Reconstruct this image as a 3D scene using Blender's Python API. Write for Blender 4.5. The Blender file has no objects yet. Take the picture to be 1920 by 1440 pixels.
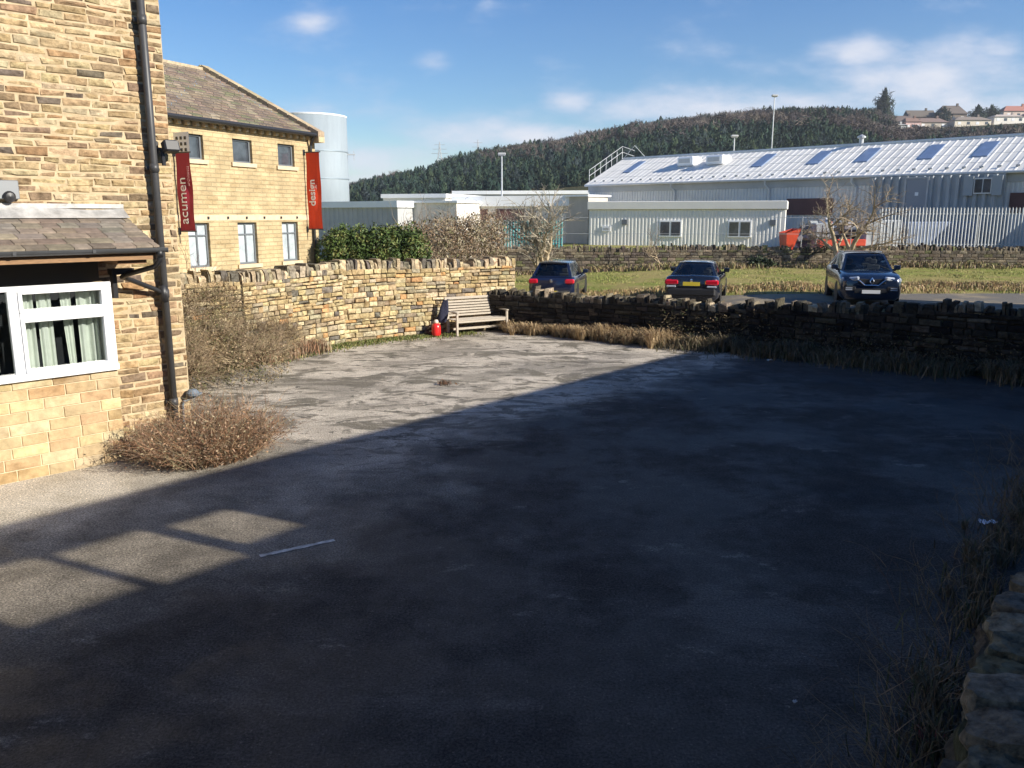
import bpy, math, random
from mathutils import Vector, Matrix, noise
R = random.Random(7)
C = bpy.context.scene.collection
sc = bpy.context.scene
rad = math.radians

# ------------------------------------------------------------------ camera
FPX = 1553.0; PITCH = math.atan(317/1553); CP, SPI = math.cos(PITCH), math.sin(PITCH); H = 3.3
cam = bpy.data.objects.new('camera', bpy.data.cameras.new('camera'))
C.objects.link(cam); sc.camera = cam
cam.location = (0, 0, H); cam.rotation_euler = (math.pi/2-PITCH, 0, 0)
cam.data.sensor_width = 36; cam.data.lens = 36*FPX/1920
cam.data.clip_start = .05; cam.data.clip_end = 5000
sc.render.resolution_x = 1024; sc.render.resolution_y = 768

def ray(u, v):
    x = (u-960)/FPX; y = (720-v)/FPX
    return Vector((x, CP+y*SPI, -SPI+y*CP))
def G(u, v, z=0.0):                      # ground point seen at a photo pixel
    d = ray(u, v); t = (z-H)/d.z
    return Vector((d.x*t, d.y*t, z))
def PD(u, v, Y):                         # point at a distance Y seen at a photo pixel
    d = ray(u, v); t = Y/d.y
    return Vector((d.x*t, Y, H+d.z*t))

# ------------------------------------------------------------------ world and sun
SUN_EL = rad(27); SH = Vector((.90, -.436, 0)).normalized()
SUN = Vector((SH.x*math.cos(SUN_EL), SH.y*math.cos(SUN_EL), math.sin(SUN_EL)))
w = bpy.data.worlds.new('World'); sc.world = w; w.use_nodes = True
nt = w.node_tree; nt.nodes.clear()
def mth(nt, op, a, b=None, c=None, clamp=False):
    n = nt.nodes.new('ShaderNodeMath'); n.operation = op; n.use_clamp = clamp
    for i, q in enumerate((a, b, c)):
        if q is None: continue
        if isinstance(q, (int, float)): n.inputs[i].default_value = q
        else: nt.links.new(q, n.inputs[i])
    return n.outputs[0]
sky = nt.nodes.new('ShaderNodeTexSky'); sky.sky_type = 'NISHITA'; sky.sun_disc = False
sky.sun_elevation = SUN_EL; sky.sun_rotation = math.atan2(SH.x, SH.y)
sky.air_density = 1.0; sky.dust_density = .4; sky.ozone_density = 3.0
hs = nt.nodes.new('ShaderNodeHueSaturation'); hs.inputs['Saturation'].default_value = 1.34; hs.inputs['Hue'].default_value = .51; hs.inputs['Value'].default_value = 1
nt.links.new(sky.outputs[0], hs.inputs['Color'])
b1 = nt.nodes.new('ShaderNodeBackground'); b1.inputs[1].default_value = .086
nt.links.new(hs.outputs[0], b1.inputs[0])
tc = nt.nodes.new('ShaderNodeTexCoord'); sx = nt.nodes.new('ShaderNodeSeparateXYZ')
nt.links.new(tc.outputs['Generated'], sx.inputs[0])
ya = mth(nt, 'MAXIMUM', mth(nt, 'ABSOLUTE', sx.outputs[1]), .12)
a_ = mth(nt, 'DIVIDE', sx.outputs[0], ya); b_ = mth(nt, 'DIVIDE', sx.outputs[2], ya)
cx = nt.nodes.new('ShaderNodeCombineXYZ')
nt.links.new(mth(nt, 'MULTIPLY', a_, 1.0), cx.inputs[0]); nt.links.new(mth(nt, 'MULTIPLY', b_, 2.4), cx.inputs[1])
nz = nt.nodes.new('ShaderNodeTexNoise'); nz.inputs['Scale'].default_value = 7; nz.inputs['Detail'].default_value = 9; nz.inputs['Roughness'].default_value = .58
nt.links.new(cx.outputs[0], nz.inputs['Vector'])
tot = None
for (u, v, ru, rv, wt) in [(1600,96,95,30,.62),(1875,95,60,25,.35),(1760,150,280,60,.52),(1330,210,320,34,.52),(1068,192,60,32,.5),
                           (860,250,150,34,.50),(1010,255,190,26,.50),(690,292,140,34,.50),(585,48,42,22,.30),(815,108,36,20,.30),(910,8,20,12,.28),
                           (560,205,90,28,.36),(1500,190,280,36,.46),(1850,195,220,40,.48),(740,215,120,25,.22),(720,345,240,28,.40)]:
    d = ray(u, v); a0 = d.x/d.y; b0 = d.z/d.y
    e1 = mth(nt, 'POWER', mth(nt, 'ABSOLUTE', mth(nt, 'MULTIPLY', mth(nt, 'SUBTRACT', a_, a0), FPX/ru)), 2)
    e2 = mth(nt, 'POWER', mth(nt, 'ABSOLUTE', mth(nt, 'MULTIPLY', mth(nt, 'SUBTRACT', b_, b0), FPX/rv)), 2)
    g = mth(nt, 'MULTIPLY', mth(nt, 'EXPONENT', mth(nt, 'MULTIPLY', mth(nt, 'ADD', e1, e2), -1.0)), wt)
    tot = g if tot is None else mth(nt, 'MAXIMUM', tot, g)
dens = mth(nt, 'ADD', mth(nt, 'MULTIPLY', mth(nt, 'SUBTRACT', nz.outputs[0], .5), 1.25), tot)
mr = nt.nodes.new('ShaderNodeMapRange'); mr.interpolation_type = 'SMOOTHSTEP'
mr.inputs[1].default_value = .02; mr.inputs[2].default_value = .62; mr.inputs[4].default_value = .9
nt.links.new(dens, mr.inputs[0])
b2 = nt.nodes.new('ShaderNodeBackground'); b2.inputs[1].default_value = .62
cr = nt.nodes.new('ShaderNodeValToRGB'); cr.color_ramp.elements[0].color = (.62,.70,.88,1); cr.color_ramp.elements[1].color = (.93,.92,.95,1)
cr.color_ramp.elements[0].position = .2; cr.color_ramp.elements[1].position = .85
nt.links.new(dens, cr.inputs[0]); nt.links.new(cr.outputs[0], b2.inputs[0])
mx = nt.nodes.new('ShaderNodeMixShader'); nt.links.new(mr.outputs[0], mx.inputs[0]); nt.links.new(b1.outputs[0], mx.inputs[1]); nt.links.new(b2.outputs[0], mx.inputs[2])
ow = nt.nodes.new('ShaderNodeOutputWorld'); nt.links.new(mx.outputs[0], ow.inputs[0])
sl = bpy.data.lights.new('sun', 'SUN'); sl.energy = 5.0; sl.angle = rad(.45); sl.color = (1, .935, .82)
so = bpy.data.objects.new('sun', sl); C.objects.link(so); so.rotation_euler = SUN.to_track_quat('Z', 'Y').to_euler(); so.location = (20, 0, 30)
sc.view_settings.view_transform = 'Standard'; sc.view_settings.look = 'None'; sc.view_settings.gamma = 1; sc.view_settings.exposure = .72
sc.render.engine = 'CYCLES'

# ------------------------------------------------------------------ helpers
def tag(o, label=None, cat=None, group=None, kind=None):
    if label: o['label'] = label
    if cat: o['category'] = cat
    if group: o['group'] = group
    if kind: o['kind'] = kind
    return o
def empty(name, loc, label=None, cat=None, group=None, rz=0):
    o = bpy.data.objects.new(name, None); C.objects.link(o); o.location = loc; o.rotation_euler = (0, 0, rz)
    o.empty_display_size = .2
    return tag(o, label, cat, group)
class MB:
    def __init__(s): s.v = []; s.f = []; s.c = []
    def face(s, pts, col=(1,1,1)):
        n = len(s.v); s.v += [tuple(p) for p in pts]; s.f.append(tuple(range(n, n+len(pts)))); s.c.append(col)
    def raw(s, vs, fs, col=(1,1,1)):
        n = len(s.v); s.v += [tuple(p) for p in vs]
        for f in fs: s.f.append(tuple(n+i for i in f)); s.c.append(col)
    def box(s, lo, hi, M=None, col=(1,1,1), bev=0):
        x0,y0,z0 = lo; x1,y1,z1 = hi
        if bev:
            b = bev; vs = []
            # chamfered box: three rings of eight
            for (z, i) in ((z0, b), (z0+b, 0), (z1-b, 0), (z1, b)):
                for (x, y) in ((x0+i+b,y0+i),(x1-i-b,y0+i),(x1-i,y0+i+b),(x1-i,y1-i-b),(x1-i-b,y1-i),(x0+i+b,y1-i),(x0+i,y1-i-b),(x0+i,y0+i+b)):
                    vs.append(Vector((x,y,z)))
            fs = [tuple(range(7,-1,-1)), tuple(range(24,32))]
            for r in range(3):
                for k in range(8): fs.append((r*8+k, r*8+(k+1)%8, (r+1)*8+(k+1)%8, (r+1)*8+k))
        else:
            vs = [Vector(p) for p in ((x0,y0,z0),(x1,y0,z0),(x1,y1,z0),(x0,y1,z0),(x0,y0,z1),(x1,y0,z1),(x1,y1,z1),(x0,y1,z1))]
            fs = [(3,2,1,0),(4,5,6,7),(0,1,5,4),(1,2,6,5),(2,3,7,6),(3,0,4,7)]
        if M is not None: vs = [M @ p for p in vs]
        s.raw(vs, fs, col)
    def tube(s, pts, r, n=8, col=(1,1,1), cap=True):
        pts = [Vector(p) for p in pts]; rs = r if isinstance(r, (list, tuple)) else [r]*len(pts)
        vs = []; up = None
        for i, p in enumerate(pts):
            d = (pts[min(i+1, len(pts)-1)]-pts[max(i-1, 0)]).normalized()
            if up is None:
                up = Vector((0,0,1)) if abs(d.z) < .9 else Vector((1,0,0))
            a = d.cross(up).normalized(); b = a.cross(d).normalized(); up = b
            for k in range(n):
                t = 2*math.pi*k/n; vs.append(p+(a*math.cos(t)+b*math.sin(t))*rs[i])
        fs = []
        for i in range(len(pts)-1):
            for k in range(n): fs.append((i*n+k, i*n+(k+1)%n, (i+1)*n+(k+1)%n, (i+1)*n+k))
        if cap: fs += [tuple(range(n-1,-1,-1)), tuple((len(pts)-1)*n+k for k in range(n))]
        s.raw(vs, fs, col)
    def grid(s, fn, nu, nv, col=(1,1,1)):
        vs = [fn(i/nu, j/nv) for j in range(nv+1) for i in range(nu+1)]
        fs = [(j*(nu+1)+i, j*(nu+1)+i+1, (j+1)*(nu+1)+i+1, (j+1)*(nu+1)+i) for j in range(nv) for i in range(nu)]
        s.raw(vs, fs, col)
    def lathe(s, prof, c=(0,0,0), n=20, col=(1,1,1), axis='z'):
        vs = []
        for (r, z) in prof:
            for k in range(n):
                t = 2*math.pi*k/n; p = (r*math.cos(t), r*math.sin(t), z)
                if axis == 'y': p = (p[0], p[2], p[1])
                if axis == 'x': p = (p[2], p[0], p[1])
                vs.append(Vector(p)+Vector(c))
        m = len(prof); fs = []
        for i in range(m-1):
            for k in range(n): fs.append((i*n+k, i*n+(k+1)%n, (i+1)*n+(k+1)%n, (i+1)*n+k))
        fs += [tuple(range(n-1,-1,-1)), tuple((m-1)*n+k for k in range(n))]
        s.raw(vs, fs, col)
    def build(s, name, mat, parent=None, smooth=False, M=None):
        me = bpy.data.meshes.new(name)
        vs = s.v
        if M is not None: vs = [M @ Vector(p) for p in vs]
        me.from_pydata(vs, [], s.f)
        if any(c != (1,1,1) for c in s.c):
            a = me.color_attributes.new('Col', 'FLOAT_COLOR', 'CORNER'); buf = []
            for f, c in zip(s.f, s.c): buf += [c[0], c[1], c[2], 1.0]*len(f)
            a.data.foreach_set('color', buf)
        me.materials.append(mat)
        if smooth: me.polygons.foreach_set('use_smooth', [True]*len(me.polygons))
        me.update()
        o = bpy.data.objects.new(name, me); C.objects.link(o)
        if parent is not None: o.parent = parent
        return o
def frame(P, t, n):                                   # local x along t, local y along n (outwards), z up
    M = Matrix(((t.x, n.x, 0, P.x), (t.y, n.y, 0, P.y), (0, 0, 1, P.z), (0, 0, 0, 1)))
    return M

# ------------------------------------------------------------------ materials
def mat(name, col=(.5,.5,.5), rough=.7, metal=0, attr=False, noise_amt=0, noise_scale=5, bump=0, bump_scale=30, spec=.5, detail=6, coat=0, col2=None, stretch=None, wave=None):
    m = bpy.data.materials.new(name); m.use_nodes = True; nt = m.node_tree; b = nt.nodes['Principled BSDF']
    b.inputs['Roughness'].default_value = rough; b.inputs['Metallic'].default_value = metal
    b.inputs['Specular IOR Level'].default_value = spec; b.inputs['Coat Weight'].default_value = coat
    tcn = nt.nodes.new('ShaderNodeTexCoord'); vec = tcn.outputs['Object']
    if stretch:
        mp = nt.nodes.new('ShaderNodeMapping'); mp.inputs['Scale'].default_value = stretch; nt.links.new(vec, mp.inputs[0]); vec = mp.outputs[0]
    src = None
    if attr:
        at = nt.nodes.new('ShaderNodeVertexColor'); at.layer_name = 'Col'; src = at.outputs[0]
    if noise_amt or col2:
        n = nt.nodes.new('ShaderNodeTexNoise'); n.inputs['Scale'].default_value = noise_scale; n.inputs['Detail'].default_value = detail; n.inputs['Roughness'].default_value = .65
        nt.links.new(vec, n.inputs['Vector'])
        mrn = nt.nodes.new('ShaderNodeMapRange'); mrn.inputs[1].default_value = .3; mrn.inputs[2].default_value = .7
        nt.links.new(n.outputs[0], mrn.inputs[0])
        if col2:
            mixc = nt.nodes.new('ShaderNodeMix'); mixc.data_type = 'RGBA'
            mixc.inputs[6].default_value = (*col, 1); mixc.inputs[7].default_value = (*col2, 1)
            nt.links.new(mrn.outputs[0], mixc.inputs[0])
            if src is not None:
                mm = nt.nodes.new('ShaderNodeMix'); mm.data_type = 'RGBA'; mm.blend_type = 'MULTIPLY'; mm.inputs[0].default_value = 1
                nt.links.new(src, mm.inputs[6]); nt.links.new(mixc.outputs[2], mm.inputs[7]); src = mm.outputs[2]
            else: src = mixc.outputs[2]
        else:
            mrn.inputs[3].default_value = 1-noise_amt; mrn.inputs[4].default_value = 1+noise_amt
            mm = nt.nodes.new('ShaderNodeMix'); mm.data_type = 'RGBA'; mm.blend_type = 'MULTIPLY'; mm.inputs[0].default_value = 1
            if src is not None: nt.links.new(src, mm.inputs[6])
            else: mm.inputs[6].default_value = (*col, 1)
            nt.links.new(mrn.outputs[0], mm.inputs[7]); src = mm.outputs[2]
    if src is not None: nt.links.new(src, b.inputs['Base Color'])
    else: b.inputs['Base Color'].default_value = (*col, 1)
    if bump:
        n2 = nt.nodes.new('ShaderNodeTexNoise'); n2.inputs['Scale'].default_value = bump_scale; n2.inputs['Detail'].default_value = 8; n2.inputs['Roughness'].default_value = .7
        nt.links.new(vec, n2.inputs['Vector'])
        bp = nt.nodes.new('ShaderNodeBump'); bp.inputs['Strength'].default_value = .9; bp.inputs['Distance'].default_value = bump
        nt.links.new(n2.outputs[0], bp.inputs['Height']); nt.links.new(bp.outputs[0], b.inputs['Normal'])
    return m
def leafmat(name, trans=.25, rough=.6):
    m = mat(name, attr=True, rough=rough, noise_amt=.25, noise_scale=3, spec=.3)
    return m
def glassmat(name, tint=(.9,.95,.95), refl=.12, base=None):
    m = bpy.data.materials.new(name); m.use_nodes = True; nt = m.node_tree; nt.nodes.clear()
    o = nt.nodes.new('ShaderNodeOutputMaterial'); t = nt.nodes.new('ShaderNodeBsdfTransparent'); t.inputs[0].default_value = (*tint, 1)
    g = nt.nodes.new('ShaderNodeBsdfGlossy'); g.inputs['Roughness'].default_value = .03
    f = nt.nodes.new('ShaderNodeFresnel'); f.inputs[0].default_value = 1.5
    mm = nt.nodes.new('ShaderNodeMixShader'); a = mth(nt, 'ADD', f.outputs[0], refl-.04, clamp=True)
    nt.links.new(a, mm.inputs[0]); nt.links.new(t.outputs[0], mm.inputs[1]); nt.links.new(g.outputs[0], mm.inputs[2]); nt.links.new(mm.outputs[0], o.inputs[0])
    return m
M = {}
M['stone'] = mat('rubble_stone', attr=True, rough=.9, noise_amt=.48, noise_scale=11, bump=.03, bump_scale=16, spec=.15)
def stain(m, scale, lo, hi, dark, light=(1,1,1)):           # dirt and weathering with a shape of its own
    nt = m.node_tree; b = nt.nodes['Principled BSDF']; l = b.inputs['Base Color'].links[0].from_socket
    tcn = nt.nodes.new('ShaderNodeTexCoord'); n = nt.nodes.new('ShaderNodeTexNoise'); n.inputs['Scale'].default_value = scale; n.inputs['Detail'].default_value = 10; n.inputs['Roughness'].default_value = .72
    mp = nt.nodes.new('ShaderNodeMapping'); mp.inputs['Scale'].default_value = (1,1,2.2); nt.links.new(tcn.outputs['Object'], mp.inputs[0]); nt.links.new(mp.outputs[0], n.inputs['Vector'])
    r = nt.nodes.new('ShaderNodeMapRange'); r.inputs[1].default_value = lo; r.inputs[2].default_value = hi; nt.links.new(n.outputs[0], r.inputs[0])
    q = nt.nodes.new('ShaderNodeMix'); q.data_type = 'RGBA'; q.inputs[6].default_value = (*light,1); q.inputs[7].default_value = (*dark,1); nt.links.new(r.outputs[0], q.inputs[0])
    mm = nt.nodes.new('ShaderNodeMix'); mm.data_type = 'RGBA'; mm.blend_type = 'MULTIPLY'; mm.inputs[0].default_value = 1
    nt.links.new(l, mm.inputs[6]); nt.links.new(q.outputs[2], mm.inputs[7]); nt.links.new(mm.outputs[2], b.inputs['Base Color'])
stain(M['stone'], 3.2, .50, .66, (.46,.40,.34))
M['baystone'] = mat('coursed_stone', attr=True, rough=.9, noise_amt=.22, noise_scale=9, bump=.012, bump_scale=22, spec=.15)
M['mortar'] = mat('lime_mortar', (.49,.39,.25), rough=.95, noise_amt=.2, noise_scale=6, bump=.006, bump_scale=60, spec=.1)
M['darkcore'] = mat('dry_wall_core', (.05,.042,.032), rough=1, noise_amt=.3, noise_scale=8, spec=.1)
M['white'] = mat('white_upvc', (.82,.83,.84), rough=.35, spec=.5)
M['glass'] = glassmat('window_glass', (.86,.88,.88), .08)
M['tint'] = glassmat('patch_glass', (.90,.88,.84), .05)  # glazing for the added openings that throw the light patches
M['curtain'] = mat('curtain', (.72,.76,.68), rough=.9, noise_amt=.08, noise_scale=8)
M['dark'] = mat('dark_interior', (.02,.022,.025), rough=.9)
M['pipe'] = mat('grey_pipe_paint', (.05,.05,.052), rough=.45, noise_amt=.2, noise_scale=5, spec=.4)
M['gutter'] = mat('gutter_plastic', (.06,.062,.066), rough=.35, noise_amt=.15, noise_scale=4)
M['lead'] = mat('lead_flashing', (.42,.41,.39), rough=.55, metal=.2, noise_amt=.35, noise_scale=5, bump=.01, bump_scale=12)
M['slate'] = mat('stone_slate', attr=True, rough=.85, noise_amt=.3, noise_scale=10, bump=.006, bump_scale=40, spec=.25)
M['timber'] = mat('timber', (.26,.15,.075), rough=.8, noise_amt=.3, noise_scale=10, stretch=(1,8,8))
M['black'] = mat('black_plastic', (.02,.02,.022), rough=.45)
M['frame_grey'] = mat('grey_frame', (.14,.155,.17), rough=.5)
M['blind'] = mat('window_blind_glass', (.42,.47,.50), rough=.08, noise_amt=.25, noise_scale=2.5, spec=.7)
M['darkpane'] = mat('dark_pane', (.06,.07,.085), rough=.06, noise_amt=.5, noise_scale=2.0, spec=.8)
M['lintel'] = mat('dressed_stone', (.58,.47,.32), rough=.9, noise_amt=.15, noise_scale=5, bump=.004)

def brickmat(name, c1, c2, mortar, sw, sh, msize=.012, bump=.01, rough=.9):
    m = bpy.data.materials.new(name); m.use_nodes = True; nt = m.node_tree; b = nt.nodes['Principled BSDF']
    b.inputs['Roughness'].default_value = rough; b.inputs['Specular IOR Level'].default_value = .2
    tcn = nt.nodes.new('ShaderNodeTexCoord'); sp = nt.nodes.new('ShaderNodeSeparateXYZ'); nt.links.new(tcn.outputs['Object'], sp.inputs[0])
    cb = nt.nodes.new('ShaderNodeCombineXYZ'); nt.links.new(mth(nt, 'ADD', sp.outputs[0], sp.outputs[1]), cb.inputs[0]); nt.links.new(sp.outputs[2], cb.inputs[1])
    wn = nt.nodes.new('ShaderNodeTexNoise'); wn.inputs['Scale'].default_value = 2.5; wn.inputs['Detail'].default_value = 4; nt.links.new(tcn.outputs['Object'], wn.inputs[0])
    vadd = nt.nodes.new('ShaderNodeVectorMath'); vadd.operation = 'MULTIPLY_ADD'; vadd.inputs[1].default_value = (.05,.03,0)
    nt.links.new(wn.outputs[1], vadd.inputs[0]); nt.links.new(cb.outputs[0], vadd.inputs[2])
    br = nt.nodes.new('ShaderNodeTexBrick'); nt.links.new(vadd.outputs[0], br.inputs[0])
    br.inputs['Color1'].default_value = (*c1,1); br.inputs['Color2'].default_value = (*c2,1); br.inputs['Mortar'].default_value = (*mortar,1)
    br.inputs['Scale'].default_value = 1; br.inputs['Mortar Size'].default_value = msize; br.inputs['Brick Width'].default_value = sw; br.inputs['Row Height'].default_value = sh
    br.inputs['Mortar Smooth'].default_value = .3
    n = nt.nodes.new('ShaderNodeTexNoise'); n.inputs['Scale'].default_value = 1.3; n.inputs['Detail'].default_value = 8; nt.links.new(tcn.outputs['Object'], n.inputs[0])
    mrn = nt.nodes.new('ShaderNodeMapRange'); mrn.inputs[1].default_value = .3; mrn.inputs[2].default_value = .7; mrn.inputs[3].default_value = .72; mrn.inputs[4].default_value = 1.2; nt.links.new(n.outputs[0], mrn.inputs[0])
    mm = nt.nodes.new('ShaderNodeMix'); mm.data_type = 'RGBA'; mm.blend_type = 'MULTIPLY'; mm.inputs[0].default_value = 1
    nt.links.new(br.outputs[0], mm.inputs[6]); nt.links.new(mrn.outputs[0], mm.inputs[7]); nt.links.new(mm.outputs[2], b.inputs['Base Color'])
    n3 = nt.nodes.new('ShaderNodeTexNoise'); n3.inputs['Scale'].default_value = 14; n3.inputs['Detail'].default_value = 6; nt.links.new(tcn.outputs['Object'], n3.inputs[0])
    hh = mth(nt, 'ADD', mth(nt, 'MULTIPLY', br.outputs[1], -.6), n3.outputs[0])
    bp = nt.nodes.new('ShaderNodeBump'); bp.inputs['Distance'].default_value = bump; nt.links.new(hh, bp.inputs['Height']); nt.links.new(bp.outputs[0], b.inputs['Normal'])
    return m
M['ashlar'] = brickmat('coursed_office_stone', (.53,.415,.245), (.45,.345,.195), (.40,.32,.19), .42, .14, .014, .02)

stain(M['mortar'], 2.2, .5, .68, (.66,.58,.5)); stain(M['baystone'], 1.6, .48, .68, (.62,.56,.48)); stain(M['ashlar'], .9, .5, .7, (.62,.57,.5))
# ------------------------------------------------------------------ ground
def groundmat(name, kind):
    m = bpy.data.materials.new(name); m.use_nodes = True; nt = m.node_tree; b = nt.nodes['Principled BSDF']
    tcn = nt.nodes.new('ShaderNodeTexCoord'); V = tcn.outputs['Object']
    def N(scale, detail=6, rough=.6, vec=None, dist=0):
        n = nt.nodes.new('ShaderNodeTexNoise'); n.inputs['Scale'].default_value = scale; n.inputs['Detail'].default_value = detail
        n.inputs['Roughness'].default_value = rough; n.inputs['Distortion'].default_value = dist; nt.links.new(vec or V, n.inputs[0]); return n.outputs[0]
    def MR(x, a, c, d=0, e=1):
        r = nt.nodes.new('ShaderNodeMapRange'); r.interpolation_type = 'SMOOTHSTEP'; r.inputs[1].default_value = a; r.inputs[2].default_value = c; r.inputs[3].default_value = d; r.inputs[4].default_value = e
        nt.links.new(x, r.inputs[0]); return r.outputs[0]
    def MX(fac, a, c, mode='MIX'):
        q = nt.nodes.new('ShaderNodeMix'); q.data_type = 'RGBA'; q.blend_type = mode
        if isinstance(fac, (int, float)): q.inputs[0].default_value = fac
        else: nt.links.new(fac, q.inputs[0])
        for i, z in ((6, a), (7, c)):
            if isinstance(z, tuple): q.inputs[i].default_value = (*z, 1)
            else: nt.links.new(z, q.inputs[i])
        return q.outputs[2]
    mp = nt.nodes.new('ShaderNodeMapping'); mp.inputs['Rotation'].default_value = (0, 0, rad(-12)); mp.inputs['Scale'].default_value = (.75, 1.3, 1); nt.links.new(V, mp.inputs[0]); S = mp.outputs[0]
    if kind == 'yard':
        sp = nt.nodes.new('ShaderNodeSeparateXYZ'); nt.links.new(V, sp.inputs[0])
        # distance across the yard from the house (-9.7 along the cast shadow's edge)
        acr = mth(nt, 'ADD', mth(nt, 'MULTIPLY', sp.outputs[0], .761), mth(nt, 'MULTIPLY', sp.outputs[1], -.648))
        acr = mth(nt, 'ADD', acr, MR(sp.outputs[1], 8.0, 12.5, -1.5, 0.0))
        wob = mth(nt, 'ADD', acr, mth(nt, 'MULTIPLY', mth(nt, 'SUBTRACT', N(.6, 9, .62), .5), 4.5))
        sunlit_dust = MR(wob, -7.4, -9.3)                                   # pale dust with sunlight painted in, split along the shadow edge
        # old black tarmac, toned darker for the shade: aggregate, worn grey areas, dirt
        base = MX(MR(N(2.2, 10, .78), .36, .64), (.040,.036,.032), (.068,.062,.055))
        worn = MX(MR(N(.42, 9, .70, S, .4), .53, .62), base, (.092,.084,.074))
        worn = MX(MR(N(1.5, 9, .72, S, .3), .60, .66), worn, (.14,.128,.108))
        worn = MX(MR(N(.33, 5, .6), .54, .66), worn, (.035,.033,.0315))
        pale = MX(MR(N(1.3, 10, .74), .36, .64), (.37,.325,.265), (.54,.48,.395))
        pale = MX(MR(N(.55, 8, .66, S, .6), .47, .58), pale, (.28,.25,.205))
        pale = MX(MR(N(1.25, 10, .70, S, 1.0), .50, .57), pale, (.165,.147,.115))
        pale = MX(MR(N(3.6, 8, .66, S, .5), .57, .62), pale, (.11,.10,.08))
        nearleft = MX(MR(N(1.4, 10, .76), .36, .64), (.16,.145,.12), (.30,.27,.222))  # tarmac painted paler to brighten the light patches
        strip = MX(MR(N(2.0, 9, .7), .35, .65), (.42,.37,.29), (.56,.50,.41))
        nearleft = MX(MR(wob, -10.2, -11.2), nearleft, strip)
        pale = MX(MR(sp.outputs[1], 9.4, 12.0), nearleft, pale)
        col = MX(sunlit_dust, worn, pale)
        grit = MX(MR(N(46, 3, .85), .34, .66), (.40,.40,.40), (1.65,1.65,1.65)); col = MX(1.0, col, grit, 'MULTIPLY')
        vor = nt.nodes.new('ShaderNodeTexVoronoi'); vor.inputs['Scale'].default_value = 26; nt.links.new(V, vor.inputs['Vector'])
        col = MX(MR(vor.outputs['Distance'], .10, .20, 1, 0), col, MX(1.0, col, (2.1,2.0,1.85), 'MULTIPLY'))
        nt.links.new(col, b.inputs['Base Color'])
        nt.links.new(MR(N(.4, 8, .7), .45, .58, .58, .92), b.inputs['Roughness']); b.inputs['Specular IOR Level'].default_value = .22
        hh = mth(nt, 'ADD', mth(nt, 'MULTIPLY', N(46, 4, .8), .8), mth(nt, 'MULTIPLY', N(1.2, 4, .5), 1.5))
        bp = nt.nodes.new('ShaderNodeBump'); bp.inputs['Distance'].default_value = .022; bp.inputs['Strength'].default_value = 1.0
    elif kind == 'field':
        col = MX(MR(N(.35, 6, .6), .42, .58), (.26,.30,.07), (.40,.34,.13))
        col = MX(MR(N(2.5, 6, .7, S), .45, .68), col, (.36,.27,.12))
        col = MX(MR(N(14, 4, .7), .5, .8), col, (.17,.18,.055))
        nt.links.new(col, b.inputs['Base Color']); b.inputs['Roughness'].default_value = 1; b.inputs['Specular IOR Level'].default_value = .1
        hh = N(18, 6, .8); bp = nt.nodes.new('ShaderNodeBump'); bp.inputs['Distance'].default_value = .12
    elif kind == 'road':
        col = MX(N(1.5, 7, .7), (.10,.09,.075), (.17,.15,.12)); col = MX(MR(N(.5, 7, .6), .46, .6), col, (.27,.215,.135))
        nt.links.new(col, b.inputs['Base Color']); b.inputs['Roughness'].default_value = .85
        hh = N(60, 4, .7); bp = nt.nodes.new('ShaderNodeBump'); bp.inputs['Distance'].default_value = .01
    else:
        col = MX(MR(N(.02, 6, .6), .42, .58), (.05,.06,.03), (.10,.08,.045)); col = MX(MR(N(.12, 5, .6), .5, .7), col, (.09,.085,.03))
        nt.links.new(col, b.inputs['Base Color']); b.inputs['Roughness'].default_value = 1; b.inputs['Specular IOR Level'].default_value = .1
        hh = N(.6, 6, .7); bp = nt.nodes.new('ShaderNodeBump'); bp.inputs['Distance'].default_value = .8
    nt.links.new(hh, bp.inputs['Height']); nt.links.new(bp.outputs[0], b.inputs['Normal'])
    return m
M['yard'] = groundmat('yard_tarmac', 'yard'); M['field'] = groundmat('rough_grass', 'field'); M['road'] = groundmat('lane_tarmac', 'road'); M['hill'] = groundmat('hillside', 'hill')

M['linepaint'] = mat('worn_line_paint', (.50,.48,.43), rough=.8, noise_amt=.6, noise_scale=9, detail=8)
pl_ = MB(); pa_, pb_ = G(487,1043), G(627,1013); dv = (pb_-pa_).normalized(); pv = Vector((-dv.y, dv.x, 0))*.035; rl = random.Random(2)
pp_ = [pa_+(pb_-pa_)*k/14 for k in range(15)]
for k in range(14):
    w0, w1 = rl.uniform(.7,1.1), rl.uniform(.7,1.1)
    pl_.face([pp_[k]-pv*w0+Vector((0,0,.005)), pp_[k+1]-pv*w1+Vector((0,0,.005)), pp_[k+1]+pv*w1+Vector((0,0,.005)), pp_[k]+pv*w0+Vector((0,0,.005))])
o = pl_.build('painted_line', M['linepaint']); tag(o, kind='structure')
TALL = [Vector((-10.2,15.9)), Vector((-7.6,17.2)), Vector((-6.2,18.6)), Vector((-5.5,20.0)), Vector((-4.55,21.6)), Vector((-3.3,22.7)), Vector((-2.0,23.55)), Vector((-.05,24.75))]
FRONT = [Vector((-.55,24.2)), Vector((1.5,23.2)), Vector((4.07,21.57)), Vector((5.88,20.51)), Vector((7.92,18.95)), Vector((10.6,16.83)), Vector((13.4,14.6))]
def sstep(a, b, x):
    t = min(1, max(0, (x-a)/(b-a))); return t*t*(3-2*t)
def tz(x, y):                                         # height of the ground outside the yard
    road = .05 + .42*sstep(0, 10, x)
    z = road*sstep(-3, 1, x)
    bank = 1.25*sstep(46.9, 47.6, y)*sstep(-2, 4, x) if x > -2 else 0
    z = max(z*(1), 0) + max(0, bank - z*sstep(46.9, 47.6, y))
    return z
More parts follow.
